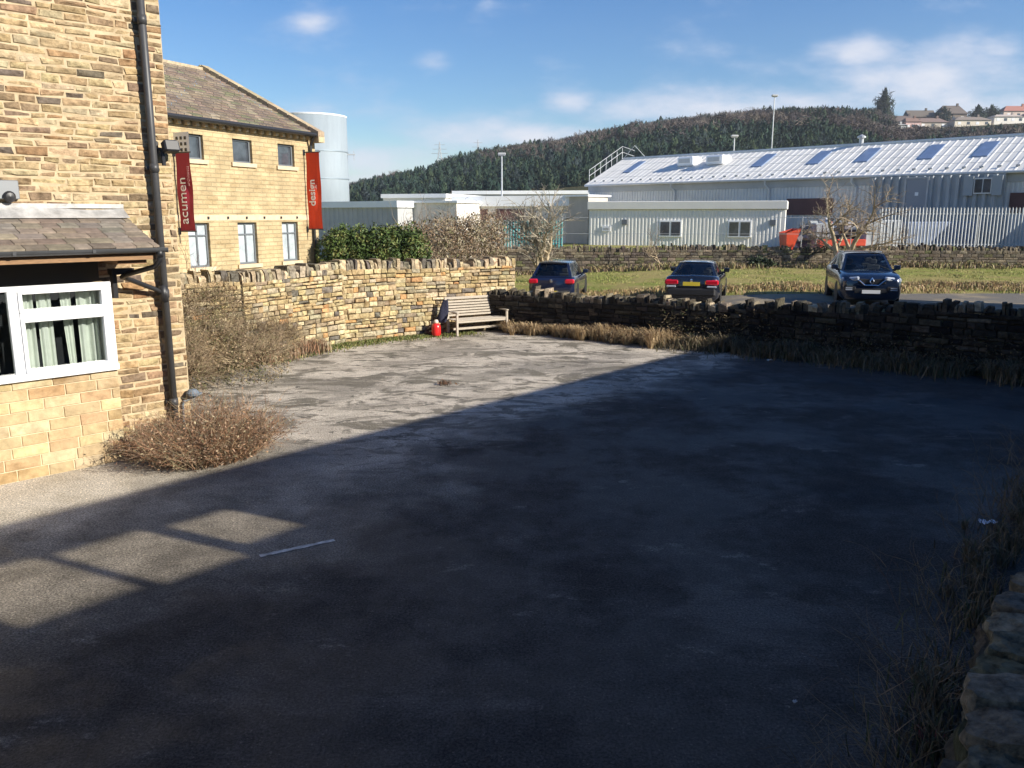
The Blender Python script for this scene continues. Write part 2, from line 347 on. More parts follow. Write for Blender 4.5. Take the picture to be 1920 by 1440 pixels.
# yard
y = MB()
yp = [Vector((-16,-6)), Vector((9,-6)), Vector((24,6)), FRONT[-1], FRONT[5], FRONT[4], FRONT[3], FRONT[2], FRONT[1], FRONT[0], TALL[-1], TALL[-2], TALL[-3], TALL[-4], TALL[-5], TALL[-6], TALL[-7], Vector((-16,15))]
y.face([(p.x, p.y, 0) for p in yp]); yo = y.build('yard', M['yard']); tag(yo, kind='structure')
# outer ground: a terrain sheet around and beyond, dropping slightly below the yard inside it
gm = MB()
import bisect
xs = [-900,-400,-200,-100,-60,-40,-30,-20,-12,-8] + [i*1.0 for i in range(-5, 36)] + [40,50,70,100,200,400,900]
ys = [-900,-300,-100,-40,-20,-8,0,5,10,14] + [16+.5*i for i in range(0, 70)] + [52,56,60,70,80,100,130,170,230,300]
def front_y(x):
    for a, b in zip(FRONT, FRONT[1:]):
        if a.x <= x <= b.x: return a.y+(b.y-a.y)*(x-a.x)/(b.x-a.x)
    return 24.4 if x < 0 else 14.6-(x-13.4)*.8
def outz(x, yv):
    fy = front_y(x)
    base = tz(x, yv)
    inside = sstep(fy+.4, fy-.1, yv) if x > -.6 else sstep(25.5, 24.5, yv)
    return base*(1-inside) - .06*inside
gv = [(x, yv, outz(x, yv)) for yv in ys for x in xs]; nx = len(xs)
gm.raw(gv, [(j*nx+i, j*nx+i+1, (j+1)*nx+i+1, (j+1)*nx+i) for j in range(len(ys)-1) for i in range(nx-1)])
go = gm.build('grass_field', M['field'], smooth=True); tag(go, kind='structure')
# lane
rm = MB()
def lane(u_, v_):
    x = -3+u_*36; off = .7+v_*8.2
    yb = front_y(x) if x < 13 else 14.9-(x-13)*.45
    # lane bends to run level past the parked cars
    far = 29.9 + .03*x
    yy = yb+.55 + v_*(far-yb-.55)
    return Vector((x, yy, tz(x, yy)+.012))
rm.grid(lane, 60, 20); ro = rm.build('road', M['road']); tag(ro, kind='structure')

# hill
SIL = [(-1500,410),(0,400),(500,392),(640,362),(700,352),(760,338),(820,324),(880,304),(960,297),(1050,289),(1120,272),(1200,260),(1300,246),(1400,238),(1500,238),(1600,236),(1680,256),(1760,252),(1920,246),(2200,235),(2600,220),(3600,300)]
def sil(u):
    for (a, va), (b, vb) in zip(SIL, SIL[1:]):
        if a <= u <= b: return va+(vb-va)*(u-a)/(b-a)
    return 400
YR = 430.0
def hz(u, yv):
    zr = H+(403-sil(u))/1553*YR
    if yv <= YR: return -1+ (zr+1)*(.35*(yv-110)/(YR-110)+.65*sstep(60, YR, yv)) if yv > 110 else -1.5
    return zr - (yv-YR)*.03
hm = MB(); us = list(range(-1500, 3601, 60)); hy = [100,112,130,160,190,220,250,280,310,340,370,400,420,430,445,470,520,700,1200]
hv = []
for yv in hy:
    for u in us:
        d = ray(u, 403); x = d.x/d.y*yv
        hv.append((x, yv, hz(u, yv) + (3*noise.noise(Vector((x*.01, yv*.01, 0))) if yv > 130 else 0)))
hm.raw(hv, [(j*len(us)+i, j*len(us)+i+1, (j+1)*len(us)+i+1, (j+1)*len(us)+i) for j in range(len(hy)-1) for i in range(len(us)-1)])
ho = hm.build('hill', M['hill'], smooth=True); tag(ho, kind='structure')

# ------------------------------------------------------------------ stone walling
def stone_face(mb, L, height, row, length, palette, rng, M_, depth=.06, gap=.012, jit=.006, prot=.018, hole=None, z0=0.0, topf=None, coursed=False, s0=0.0):
    z = z0
    while z < height-.03:
        rh = rng.uniform(*row); 
        if z+rh > height-.02: rh = height-z
        s = s0-rng.uniform(0, .2)
        while s < L:
            wl = rng.uniform(*length); a, b = max(s, s0), min(s+wl, L); s += wl
            if b-a < .03: continue
            if L-b < .05: b = L; s = L
            if topf and z+rh*.6 > topf((a+b)/2): continue
            if hole and any(a < h[1] and b > h[0] and z < h[3] and z+rh > h[2] for h in hole):
                parts = []
                h = [q for q in hole if a < q[1] and b > q[0] and z < q[3] and z+rh > q[2]][0]
                if h[2]-z > .05 : parts.append((a, b, z, h[2]))
                if z+rh-h[3] > .05: parts.append((a, b, h[3], z+rh))
                if h[0]-a > .05 and not parts: parts.append((a, h[0], z, z+rh))
                if b-h[1] > .05 and not parts: parts.append((h[1], b, z, z+rh))
            else: parts = [(a, b, z, z+rh)]
            for (pa, pb, za, zb) in parts:
                g = gap*.5; i = min(.014, (zb-za)*.2) if not coursed else .006
                p = rng.uniform(.15, 1)*prot
                J = lambda: rng.uniform(-jit, jit)
                o = []
                for (xx, zz) in ((pa+g, za+g), (pb-g, za+g), (pb-g, zb-g), (pa+g, zb-g)): o.append((xx+J(), zz+J()))
                cxx = (pa+pb)/2; czz = (za+zb)/2
                vs = [Vector((q[0], -depth, q[1])) for q in o] + [Vector((q[0], p-.012, q[1])) for q in o]
                vs += [Vector((q[0]+(i if q[0] < cxx else -i)+J(), p+J()*.6, q[1]+(i if q[1] < czz else -i)*.8+J()*.6)) for q in o]
                mid = Vector((cxx+J()*4, p+rng.uniform(0, prot*.6), czz+J()*2))
                vs.append(mid)
                vs = [M_ @ q for q in vs]
                fs = []
                for k in range(4):
                    k2 = (k+1) % 4; fs += [(k, k2, 4+k2, 4+k), (4+k, 4+k2, 8+k2, 8+k), (8+k, 8+k2, 12)]
                mb.raw(vs, fs, pick(palette, rng))
        z += rh
def pick(pal, rng):
    c = rng.choices([p[0] for p in pal], [p[1] for p in pal])[0]; k = rng.uniform(.82, 1.15)
    return tuple(min(1, q*k*rng.uniform(.96, 1.04)) for q in c)
PAL_HOUSE = [((.45,.34,.195),10),((.39,.28,.155),7),((.32,.20,.105),3),((.22,.16,.105),4),((.46,.37,.23),5),((.29,.20,.12),4),((.15,.12,.09),1.6)]
PAL_EXT = [((.52,.39,.22),8),((.48,.335,.18),5),((.53,.42,.26),4),((.45,.31,.17),2)]
PAL_DRY = [((.46,.36,.20),9),((.40,.30,.16),6),((.52,.43,.27),4),((.27,.215,.14),2.6),((.17,.15,.125),1.6),((.50,.29,.13),.7),((.36,.31,.21),3)]
PAL_SHADE = [((.055,.047,.036),6),((.036,.032,.026),5),((.085,.072,.052),2.5),((.022,.02,.018),4),((.13,.11,.08),.8)]  # stone colours darkened to stand for the wall's own shade

def wall_along(path, topfn, pal, name, label, rng, thick=.45, row=(.07,.15), ln=(.14,.42), cope=(.22,.34), cope_pal=None, prot=.03, back=True):
    """dry stone wall along a 2D path: core, face stones both sides (one mesh) and standing coping stones (a part)"""
    root = empty(name, (path[0].x, path[0].y, 0), label, 'stone wall')
    off = Vector((path[0].x, path[0].y, 0))
    f = MB(); core = MB(); cp = MB(); S = 0
    for a, b in zip(path, path[1:]):
        t = Vector((b.x-a.x, b.y-a.y, 0)); L = t.length; t.normalize(); n = Vector((t.y, -t.x, 0))
        for side in ((1, -1) if back else (1,)):
            P = Vector((a.x, a.y, 0)) - off + n*side*thick/2
            if side == 1: Mx = frame(P, t, n)
            else: Mx = frame(P+t*L, -t, -n)
            S0 = S
            tf = (lambda s, S0=S0, side=side, L=L: topfn(S0+(s if side == 1 else L-s)))
            stone_face(f, L+.02, max(topfn(S0+q*L/6) for q in range(7))+.02, row, ln, pal, rng, Mx, depth=.1, gap=.016, jit=.014, prot=prot, topf=tf)
        Mc = frame(Vector((a.x, a.y, 0))-off, t, n)
        q = 0
        while q < L:
            q2 = min(L, q+.5); h_ = topfn(S+(q+q2)/2)-.04
            core.box((q-.02, -thick/2+.04, -.05), (q2+.02, thick/2-.04, h_), Mc); q = q2
        s = 0
        while s < L:
            tw = rng.uniform(.04, .13)+(.10 if rng.random() < .07 else 0); hh = rng.uniform(*cope)*(1 if rng.random() > .16 else rng.choice((.45,1.4))); zt = topfn(S+s)
            hw = thick/2*rng.uniform(.75, 1.05); ln_ = rng.uniform(-.025, .025)+rng.choice((0,0,0,0,.05,-.04))
            J = lambda k=.02: rng.uniform(-k, k)
            base = [Vector((s, -hw+J(), zt-.05)), Vector((s+tw, -hw+J(), zt-.05)), Vector((s+tw, hw+J(), zt-.05)), Vector((s, hw+J(), zt-.05))]
            midr = [p+Vector((ln_*.5+J(.008), J(), (hh+.05)*.7)) for p in base]
            top = [p+Vector((ln_+J(.01), -p.y*rng.uniform(.05,.3), hh+.05+J(.015))) for p in base]
            vs = [Mc @ p for p in base+midr+top]
            fs = [(0,1,5,4),(1,2,6,5),(2,3,7,6),(3,0,4,7),(4,5,9,8),(5,6,10,9),(6,7,11,10),(7,4,8,11),(8,9,10,11)]
            cp.raw(vs, fs, pick(cope_pal or pal, rng)); s += tw+rng.uniform(.0, .03)+(.06 if rng.random() < .06 else 0)
        S += L
    # end faces
    f.build('stonework', M['stone'], root); core.build('core', M['darkcore'], root); cp.build('coping', M['stone'], root)
    return root
rw = random.Random(3)
tallw = wall_along(TALL, lambda s: 1.88+.05*math.sin(s*.9), PAL_DRY, 'dry_stone_wall', 'tall sunlit buff dry stone wall curving behind the wooden bench', rw, cope=(.14,.26),
                   cope_pal=[((.36,.30,.20),6),((.22,.19,.14),4),((.48,.38,.24),4),((.15,.13,.11),2)])
e0 = MB(); # squared end of the tall wall
te = (TALL[-1]-TALL[-2]).normalized(); t3 = Vector((te.x, te.y, 0)); n3 = Vector((te.y, -te.x, 0))
Pe = Vector((TALL[-1].x, TALL[-1].y, 0))-Vector((TALL[0].x, TALL[0].y, 0))
stone_face(e0, .46, 2.06, (.1,.18), (.2,.46), PAL_DRY, rw, frame(Pe+t3*.02+n3*.23, -n3, t3), depth=.1, gap=.014, jit=.01, prot=.03)
e0.build('wall_end', M['stone'], tallw)
def ftop(s): return 1.0+.32*sstep(6, 14, s)+.03*math.sin(s*1.7)
frontw = wall_along(FRONT, ftop, PAL_SHADE, 'dry_stone_wall', 'low dry stone wall, coloured dark for its own shade, between the shaded yard and the parked cars', rw, cope=(.10,.22), cope_pal=[((.10,.085,.06),6),((.17,.145,.10),4),((.40,.33,.22),2.5),((.05,.045,.035),4)], row=(.08,.16), ln=(.15,.5))

# ------------------------------------------------------------------ stone house at the left
HT = Vector((.692,.722,0)).normalized(); HN = Vector((HT.y,-HT.x,0)); HP = Vector((-5.23,12.38,0))
HM = Matrix.Identity(4)
house = empty('stone_house', HP, 'buff rubble stone house wall with a lean-to window bay under a slate canopy', 'house', rz=math.atan2(HT.y, HT.x))
# local frame of the house: x along the wall to the right, y = -outwards  (rotation maps local +y to -HN)
FL = Matrix.Scale(-1, 4, Vector((0,1,0)))     # mirrors outward axis: local (s, out, z) -> (s, -out, z)
rh = random.Random(11)
wl = MB(); SE = .31
stone_face(wl, SE, 8.6, (.075,.135), (.18,.44), PAL_HOUSE, rh, FL, depth=.05, gap=.020, jit=.013, prot=.018, z0=0, s0=-5.2)
# quoin return wall, going back from the corner
RET = Matrix(((0,1,0,SE),(1,0,0,0),(0,0,1,0),(0,0,0,1)))
stone_face(wl, 6, 8.6, (.085,.15), (.18,.5), PAL_HOUSE, rh, RET, depth=.05, gap=.014, jit=.009, prot=.016, s0=.02)
wl.build('wall', M['stone'], house)
mo = MB(); mo.box((-9, -.0, -.1), (SE-.004, 9, 8.6)); mo.build('mortar', M['mortar'], house)
rf = MB()
for sgn in (0, 1):
    pass
rf.raw([(-9.3,-.35,8.5),(SE+.2,-.35,8.5),(SE+.2,9.35,8.5),(-9.3,9.35,8.5),(-9.3,4.5,11.4),(SE+.2,4.5,11.4)], [(0,1,5,4),(2,3,4,5),(1,2,5),(3,0,4),(3,2,1,0)])
rf.build('roof', mat('house_slates', (.10,.085,.07), rough=.85, noise_amt=.3, noise_scale=4), house)
# bay
OX = .93; BR = -1.07
bay = MB()
stone_face(bay, BR, 1.27, (.138,.15), (.30,.47), PAL_EXT, rh, FL @ Matrix.Translation((0, OX, 0)), depth=.03, gap=.012, jit=.003, prot=.005, s0=-4.6, coursed=True)
bay.build('bay_stonework', M['baystone'], house)
bb = MB()
bb.box((-4.6, -OX+.012, -.05), (BR-.004, -OX+.12, 1.26)); bb.box((BR-.10, -OX+.12, -.05), (BR-.004, .0, 2.43)); bb.box((-4.6, -OX+.12, -.05), (-4.5, .0, 2.8))
bb.build('bay_wall', mat('bay_mortar', (.60,.49,.32), rough=.95, noise_amt=.12, noise_scale=7), house)
lin = MB(); lin.box((-4.6, -OX+.34, 2.40), (BR-.008, -OX+.42, 2.82)); lin.box((BR-.05, -OX+.43, 2.44), (BR-.008, -.03, 2.8)); lin.build('lintel', mat('shade_dark_board', (.035,.03,.027), rough=.7), house)  # board coloured near black to stand in for the canopy's shade
rm_ = MB(); rm_.box((-4.5, -OX+.5, .7), (BR-.11, -OX+.52, 2.8)); rm_.box((-4.5, -OX+.13, 1.0), (BR-.11, -.35, 1.02)); rm_.build('interior', M['dark'], house)
# window
YW = -OX-.0
win = MB()
def fr(x0, x1, z0, z1, y0=YW-.02, y1=YW+.06, m=win, bev=.006): m.box((x0, y0, z0), (x1, y1, z1), bev=bev)
X0 = -4.5
fr(X0, BR+.0, 1.27, 1.36, y0=YW-.06); fr(X0, BR, 2.38, 2.44)
fr(BR-.09, BR, 1.362, 2.378); fr(X0, X0+.09, 1.362, 2.378)
for xm in (-2.24, -3.40): fr(xm-.055, xm+.055, 1.362, 2.378)
# opening light: sash and transom
xa, xb = -2.183, BR-.092
fr(xa, xb, 2.03, 2.11, y0=YW-.035)
for (z0, z1) in ((1.364, 2.028), (2.112, 2.376)):
    fr(xa, xa+.045, z0, z1, y0=YW-.045); fr(xb-.045, xb, z0, z1, y0=YW-.045); fr(xa+.047, xb-.047, z0, z0+.04, y0=YW-.045); fr(xa+.047, xb-.047, z1-.035, z1, y0=YW-.045)
wo = win.build('window', M['white'], house)
gl = MB(); gl.box((X0+.05, YW+.02, 1.34), (BR-.05, YW+.028, 2.40)); gl.build('pane', M['glass'], wo)
cu = MB()
def curtain(x0, x1, gather=0, z0=1.38, z1=2.4, lean=0):
    n = int((x1-x0)/.012)
    def fn(a, b):
        x = x0+(x1-x0)*a; k = 1-b
        xx = x + lean*k*(1-a)
        return Vector((xx, YW+.16+.03*math.sin(a*(x1-x0)*70+1.5*math.sin(a*9))+.01*math.sin(a*130), z0+(z1-z0)*b))
    cu.grid(fn, n, 8)
for a_, b__, l_ in ((-2.12,-1.98,-.06),(-1.93,-1.77,0),(-1.66,-1.53,.05),(-1.46,-1.16,0),(-2.9,-2.42,.3),(-4.4,-3.6,0)):
    cu = MB(); curtain(a_, b__, lean=l_); cu.build('curtain', M['curtain'], wo, smooth=True)
# canopy roof: stone slates in courses
EV, TP = 2.86, 3.30; OEX = 1.16; CR = -.47
sl_ = MB()
nrow = 7
for r in range(nrow):
    k0 = r/nrow; k1 = (r+1.25)/nrow
    yo0 = OEX*(1-k0); yo1 = max(.0, OEX*(1-k1)); z0_ = EV+(TP-EV)*k0; z1_ = EV+(TP-EV)*min(1, k1)
    s = -5.2+rh.uniform(0, .2)
    while s < CR:
        wd = rh.uniform(.2,.34); e_ = min(CR, s+wd)
        c = pick([((.215,.175,.135),5),((.18,.145,.115),4),((.25,.205,.155),3),((.19,.165,.14),2)], rh)
        j = rh.uniform(0,.008)
        vs = [(s+.004,-yo0,z0_+.012+j),(e_-.004,-yo0,z0_+.012+j),(e_-.004,-yo1,z1_+.004),(s+.004,-yo1,z1_+.004),(s+.004,-yo0,z0_+.035+j),(e_-.004,-yo0,z0_+.035+j),(e_-.004,-yo1,z1_+.016),(s+.004,-yo1,z1_+.016)]
        sl_.raw(vs, [(3,2,1,0),(4,5,6,7),(0,1,5,4),(1,2,6,5),(2,3,7,6),(3,0,4,7)], c); s = e_
can = sl_.build('canopy_roof', M['slate'], house)
un = MB(); un.raw([(-5.2,-OEX+.03,EV-.01),(CR-.01,-OEX+.03,EV-.01),(CR-.01,-.01,TP),(-5.2,-.01,TP),(-5.2,-OEX+.03,EV-.05),(CR-.01,-OEX+.03,EV-.05),(CR-.01,-.01,EV-.05),(-5.2,-.01,EV-.05)], [(0,1,2,3),(7,6,5,4),(0,4,5,1),(1,5,6,2),(2,6,7,3),(3,7,4,0)])
un.build('soffit', M['timber'], can)
fl = MB()
fl.grid(lambda a, b: Vector((-5.2+(CR+5.22)*a, -.02-.20*(1-b)**1.2-.012*math.sin(a*40)*(1-b), TP-.04+.13*b+.02*math.sin(a*19)*b)), 60, 5)
fl.grid(lambda a, b: Vector((-5.2+(CR+5.22)*a, -.03, TP+.09+.06*b)), 60, 1)
fl.build('flashing', M['lead'], can)
gt = MB()
def gutter_prof(x0, x1, yy, zz, r, m):
    n = 8
    for rr, fl_ in ((r, 1), (r-.006, -1)):
        m.grid(lambda a, b: Vector((x0+(x1-x0)*a, yy-rr*math.cos(math.pi*b), zz-rr*math.sin(math.pi*b))), 1, n)
    m.box((x0, yy-r-.003, zz-.004), (x1, yy-r+.006, zz+.006))
gutter_prof(-5.2, CR+.06, -OEX-.05, EV+.01, .06, gt)
gt.box((CR+.055, -OEX-.11, EV-.05), (CR+.065, -OEX+.01, EV+.01))
for xj in (-4.2, -3.1, -2.25, -1.35): gt.box((xj-.02, -OEX-.117, EV-.03), (xj+.02, -OEX-.108, EV+.018))
gt.build('gutter', M['gutter'], can)
fb = MB(); fb.box((-5.2, -OEX+.012, EV-.14), (CR-.06, -OEX+.035, EV-.012)); fb.box((-1.0, -OEX+.1, EV-.2), (-.62, -OEX+.7, EV-.06)); fb.build('fascia', M['timber'], can)
# swan neck and main downpipe
dp = MB(); dp.tube([(0,-.11,-.02),(0,-.11,8.4)], .055, 14)
for z in (.45, 2.1, 3.9, 5.9, 7.8): dp.tube([(0,-.11,z),(0,-.11,z+.12)], .066, 14); dp.box((-.09,-.06,z+.03), (.09,-.0,z+.09))
dp.build('downpipe', M['pipe'], house, smooth=True)
sn = MB(); sn.tube([(-.50,-OEX-.05,EV-.02),(-.50,-OEX-.05,EV-.16),(-.53,-OEX+.06,EV-.24),(-.72,-.62,EV-.36),(-.74,-.5,EV-.40),(-.55,-.3,EV-.46),(-.12,-.13,EV-.64),(-.02,-.12,EV-.70)], .035, 10)
sn.tube([(-.02,-.115,EV-.82),(-.02,-.115,EV-.58)], .065, 12); sn.tube([(-.50,-OEX-.05,EV-.11),(-.50,-OEX-.05,EV-.02)], .046, 12)
sn.build('branch_pipe', M['black'], house, smooth=True)
hk = MB(); hk.tube([(-.86,-.5,EV-.34),(-.86,-.5,EV-.68)], .045, 10); hk.box((-.9,-.58,EV-.36),(-.6,-.42,EV-.28)); hk.build('hopper', M['black'], house)
# vent
vt = MB(); vt.box((-2.4,-.07,3.5), (-1.77,0,3.74), bev=.01); vo = vt.build('vent_box', mat('vent_metal', (.22,.23,.24), rough=.5, metal=.3), house)
vk = MB(); vk.lathe([(.07,0),(.075,.03),(.05,.06),(.0,.07)], n=14); vk.build('vent_cap', M['black'], vo, M=Matrix.Translation((-1.9,-.07,3.53)) @ Matrix.Rotation(rad(90),4,'X'))
# floodlight on the corner
HW = Matrix.Translation(HP) @ Matrix.Rotation(math.atan2(HT.y, HT.x), 4, 'Z')
def hpt(s, o, z): return HP+HT*s+HN*o+Vector((0,0,z))
fd = empty('floodlight', hpt(.07,.02,4.2), 'black floodlight on a bracket at the corner of the stone house', 'floodlight', rz=math.atan2(HT.y, HT.x))
q = MB(); q.box((-.1,-.09,-.05),(.02,-.0,.14),bev=.01); q.tube([(-.03,-.06,.04),(.06,-.16,.02),(.14,-.17,-.02)], .022, 8); q.tube([(.05,-.12,.02),(.06,-.13,-.2)], .03, 8); q.build('bracket', M['black'], fd)
q = MB(); q.box((-.11,-.08,-.085),(.11,.06,.085),bev=.02,M=Matrix.Translation((.14,-.2,.06)) @ Matrix.Rotation(rad(-18),4,'X')); q.build('lamp_housing', M['black'], fd)
# outside tap and pipe
tp = MB(); tp.tube([(.16,-.05,.0),(.16,-.05,.42),(.18,-.06,.48),(.46,-.10,.58)], .02, 8); tp.lathe([(.0,0),(.09,.01),(.1,.05),(.06,.1),(.0,.11)], (.30,-.12,.56), 14)
tp.build('service_pipe', mat('grey_service_pipe', (.14,.17,.20), rough=.5), house)

# ------------------------------------------------------------------ unseen building off to the right, shaped to cast the yard's shade
CE = Vector((.648,.761,0)).normalized(); CN = Vector((CE.y,-CE.x,0))
LN = CN.dot(Vector((4.32,20.1,0)))
HC = 7.5; cot = 1/math.tan(SUN_EL); shn = SH.dot(CN)
NC = LN + HC*cot*shn
def onwall(g):                                       # where the ray from a ground point to the sun meets the shade-casting wall
    h_ = (NC-CN.dot(g))/shn
    p = g+SH*h_; return CE.dot(p), h_*math.tan(SUN_EL)
caster = empty('shade_caster', CN*NC+CE*10, 'unseen building wall shaped to shade the yard, with glazed openings added for light patches', 'building', rz=math.atan2(CE.y, CE.x))
t0 = 10.0; MEND = 29.64+CE.dot(SH)*HC*cot-t0
def rect(gs):
    q = [onwall(Vector((a, b, 0))) for a, b in gs]
    return (sum(sorted(p[0] for p in q)[:2])/2-t0, sum(sorted(p[0] for p in q)[2:])/2-t0, sum(sorted(p[1] for p in q)[:2])/2, sum(sorted(p[1] for p in q)[2:])/2)
PW = [(-5.25,7.05),(-4.55,7.72),(-3.43,6.82),(-4.15,6.17)]
holes = [rect([(-5.35,7.1),(-4.55,7.78),(-3.43,6.82),(-4.20,6.1)]), rect([(-4.47,7.88),(-3.88,8.5),(-2.73,7.58),(-3.32,6.9)]), rect([(-3.75,8.62),(-3.15,9.08),(-2.32,8.42),(-2.87,7.91)])]  # openings set back along the sun to throw the light patches
xs_ = sorted(set([-24, MEND]+[h[0] for h in holes]+[h[1] for h in holes])); zs_ = sorted(set([-.1, HC]+[h[2] for h in holes]+[h[3] for h in holes]))
cw = MB()
for a, b in zip(xs_, xs_[1:]):
    for c, d in zip(zs_, zs_[1:]):
        mx_, mz_ = (a+b)/2, (c+d)/2
        if any(h[0] < mx_ < h[1] and h[2] < mz_ < h[3] for h in holes): continue
        cw.box((a, -.06, c), (b, 0.0, d))
cw.build('wall', M['darkcore'], caster)
cb_ = MB(); cb_.box((-24,-6,-.1), (MEND,-.08,4.2)); cb_.build('caster_back', M['darkcore'], caster)  # kept low so the sun reaches the openings from behind
for h in holes:
    q = MB(); q.box((h[0]+.001,-.035,h[2]+.001),(h[1]-.001,-.03,h[3]-.001)); q.build('pane', M['tint'], caster)

# ------------------------------------------------------------------ office building behind the tall wall
T2 = Vector((.43,.903,0)).normalized(); N2 = Vector((T2.y,-T2.x,0)); C2 = Vector((-7.35,32,0)); A2 = math.atan2(T2.y, T2.x)
off = empty('office_building', C2, 'two-storey buff stone office with stone slate roof and grey windows behind the tall wall', 'building', rz=A2)
M2 = Matrix.Translation(C2) @ Matrix.Rotation(A2, 4, 'Z')
wins_u = [(-6.38,-5.5),(-4.23,-3.33),(-2.05,-1.18)]; wins = [(a,b,5.0,5.76) for a,b in wins_u]+[(a,b,1.66,3.05) for a,b in wins_u]
ow_ = MB(); xs2 = sorted(set([-14,0]+[q for w_ in wins for q in w_[:2]])); zs2 = sorted(set([-.2,6.1]+[q for w_ in wins for q in w_[2:]]))
for a, b in zip(xs2, xs2[1:]):
    for c, d in zip(zs2, zs2[1:]):
        if any(h[0] < (a+b)/2 < h[1] and h[2] < (c+d)/2 < h[3] for h in wins): continue
        ow_.raw([(a,0,c),(b,0,c),(b,0,d),(a,0,d)], [(0,1,2,3)])
for (a,b,c,d) in wins:
    for vs in ([(a,0,c),(a,.22,c),(a,.22,d),(a,0,d)], [(b,.22,c),(b,0,c),(b,0,d),(b,.22,d)], [(a,0,d),(a,.22,d),(b,.22,d),(b,0,d)], [(a,.22,c),(a,0,c),(b,0,c),(b,.22,c)], ):
        ow_.raw(vs, [(0,1,2,3)])
ow_.raw([(0,0,-.2),(0,10.2,-.2),(0,10.2,6.1),(0,5.1,8.62),(0,0,6.1)], [(0,1,2,3,4)])
ow_.raw([(-14,10.2,-.2),(-14,10.2,6.1),(0,10.2,6.1),(0,10.2,-.2)], [(0,1,2,3)])
ow_.raw([(-14,.3,-.2),(-14,.3,6),(-.02,.3,6),(-.02,.3,-.2)], [(3,2,1,0)])
ow_.build('wall', M['ashlar'], off)
s = -13.8
while s < -.1:
    co = MB(); co.box((s, -.16, 6.0), (s+.12, .0, 6.14)); co.build('corbel', M['lintel'], off); s += .36
st = MB(); st.box((-14,-.012,3.12),(-.01,-.002,3.30)); st.build('string_course', M['lintel'], off)
for (a,b,c,d) in wins: st = MB(); st.box((a-.12,-.07,c-.13),(b+.12,.1,c-.002)); st.build('sill', M['lintel'], off)
for k in range(16): bo = MB(); bo.box((-13.3+k*.86,-.05,3.17),(-13.24+k*.86,-.012,3.25)); bo.build('tie_bolt', M['black'], off)
for (a,b,c,d) in wins:
    q = MB(); y0, y1 = .10, .17
    q.box((a,y0,c),(a+.06,y1,d)); q.box((b-.06,y0,c),(b,y1,d)); q.box((a+.061,y0,c),(b-.061,y1,c+.06)); q.box((a+.061,y0,d-.06),(b-.061,y1,d))
    if d < 4:
        m_ = (a+b)/2; q.box((m_-.03,y0+.002,c+.061),(m_+.03,y1-.002,d-.061)); z_ = d-.42; q.box((a+.061,y0+.004,z_),(b-.061,y1-.004,z_+.05))
    wf = q.build('window', M['frame_grey'], off)
    q = MB(); q.box((a+.04,.14,c+.04),(b-.04,.15,d-.04)); q.build('pane', M['blind'] if d < 4 else M['darkpane'], wf)
rt = MB(); nr = 22; rr = random.Random(5)
for side in (0, 1):
    for r in range(nr):
        k0, k1 = r/nr, (r+1.15)/nr
        y0 = -.32+5.42*k0; y1 = min(5.1, -.32+5.42*k1); z0 = 6.16+2.66*k0; z1 = min(8.82+.02, 6.16+2.66*k1)
        if side: y0, y1 = 10.2-y0, 10.2-y1
        s = -14.3+rr.uniform(0,.3)
        while s < -.05:
            e_ = min(-.05, s+rr.uniform(.3,.55)); c = pick([((.20,.155,.115),5),((.16,.125,.10),4),((.245,.20,.145),3),((.15,.145,.09),1.5)], rr)
            rt.raw([(s+.01,y0,z0+.05),(e_-.01,y0,z0+.05),(e_-.01,y1,z1+.01),(s+.01,y1,z1+.01),(s+.01,y0,z0),(e_-.01,y0,z0)], [(0,1,2,3),(4,5,1,0)] if not side else [(3,2,1,0),(0,1,5,4)], c); s = e_
rt.box((-14.3,4.98,8.80),(-.3,5.22,8.9), col=(.42,.34,.23))
rt.build('roof', M['slate'], off)
vg = MB()
for side in (0,1):
    for r in range(12):
        k0, k1 = r/12, (r+1)/12-.006
        P = lambda k: ((-.42+5.52*k) if not side else 10.2-(-.42+5.52*k), 6.14+2.72*k)
        (ya_,za_),(yb_,zb_) = P(k0), P(k1)
        vs = [(x_,yy,zz+dz) for (yy,zz) in ((ya_,za_),(yb_,zb_)) for (x_,dz) in ((-.30,-.02),(.06,-.02),(.06,.16),(-.30,.16))]
        vg.raw(vs, [(0,1,5,4),(1,2,6,5),(2,3,7,6),(3,0,4,7),(3,2,1,0),(4,5,6,7)], pick([((.44,.35,.22),1),((.38,.31,.20),1)], rr))
vg.box((-.28,-.42,5.92),(.06,-.0,6.14), col=(.5,.4,.25)); vg.build('verge_coping', M['slate'], off)
gt2 = MB(); gt2.tube([(-14.2,-.34,6.17),(-.34,-.34,6.17)], .075, 8); gt2.tube([(-.42,-.3,6.12),(-.36,-.1,5.8),(-.36,-.09,.1)], .05, 8); gt2.build('gutter', M['black'], off)

FONT = {}
def text_mesh(s, size, mat_, parent, name, Mx, bold=0, sx=1):
    cu_ = bpy.data.curves.new('t', 'FONT'); cu_.body = s; cu_.size = size; cu_.extrude = .003; cu_.align_x = 'LEFT'; cu_.offset = bold
    ob = bpy.data.objects.new('t', cu_); C.objects.link(ob)
    me = bpy.data.meshes.new_from_object(ob, depsgraph=bpy.context.evaluated_depsgraph_get())
    bpy.data.objects.remove(ob)
    me.transform(Mx @ Matrix.Diagonal((sx,1,1,1))); me.materials.clear(); me.materials.append(mat_); me.name = name
    o = bpy.data.objects.new(name, me); C.objects.link(o); o.parent = parent; return o
TX = Matrix(((0,0,-1,0),(0,1,0,0),(1,0,0,0),(0,0,0,1)))        # text x -> up, text y -> towards the wall, face -> back along the street
M['maroon'] = mat('maroon_banner', (.34,.022,.045), rough=.8, noise_amt=.08, noise_scale=2)
M['orange'] = mat('orange_banner', (.72,.055,.012), rough=.8, noise_amt=.08, noise_scale=2)
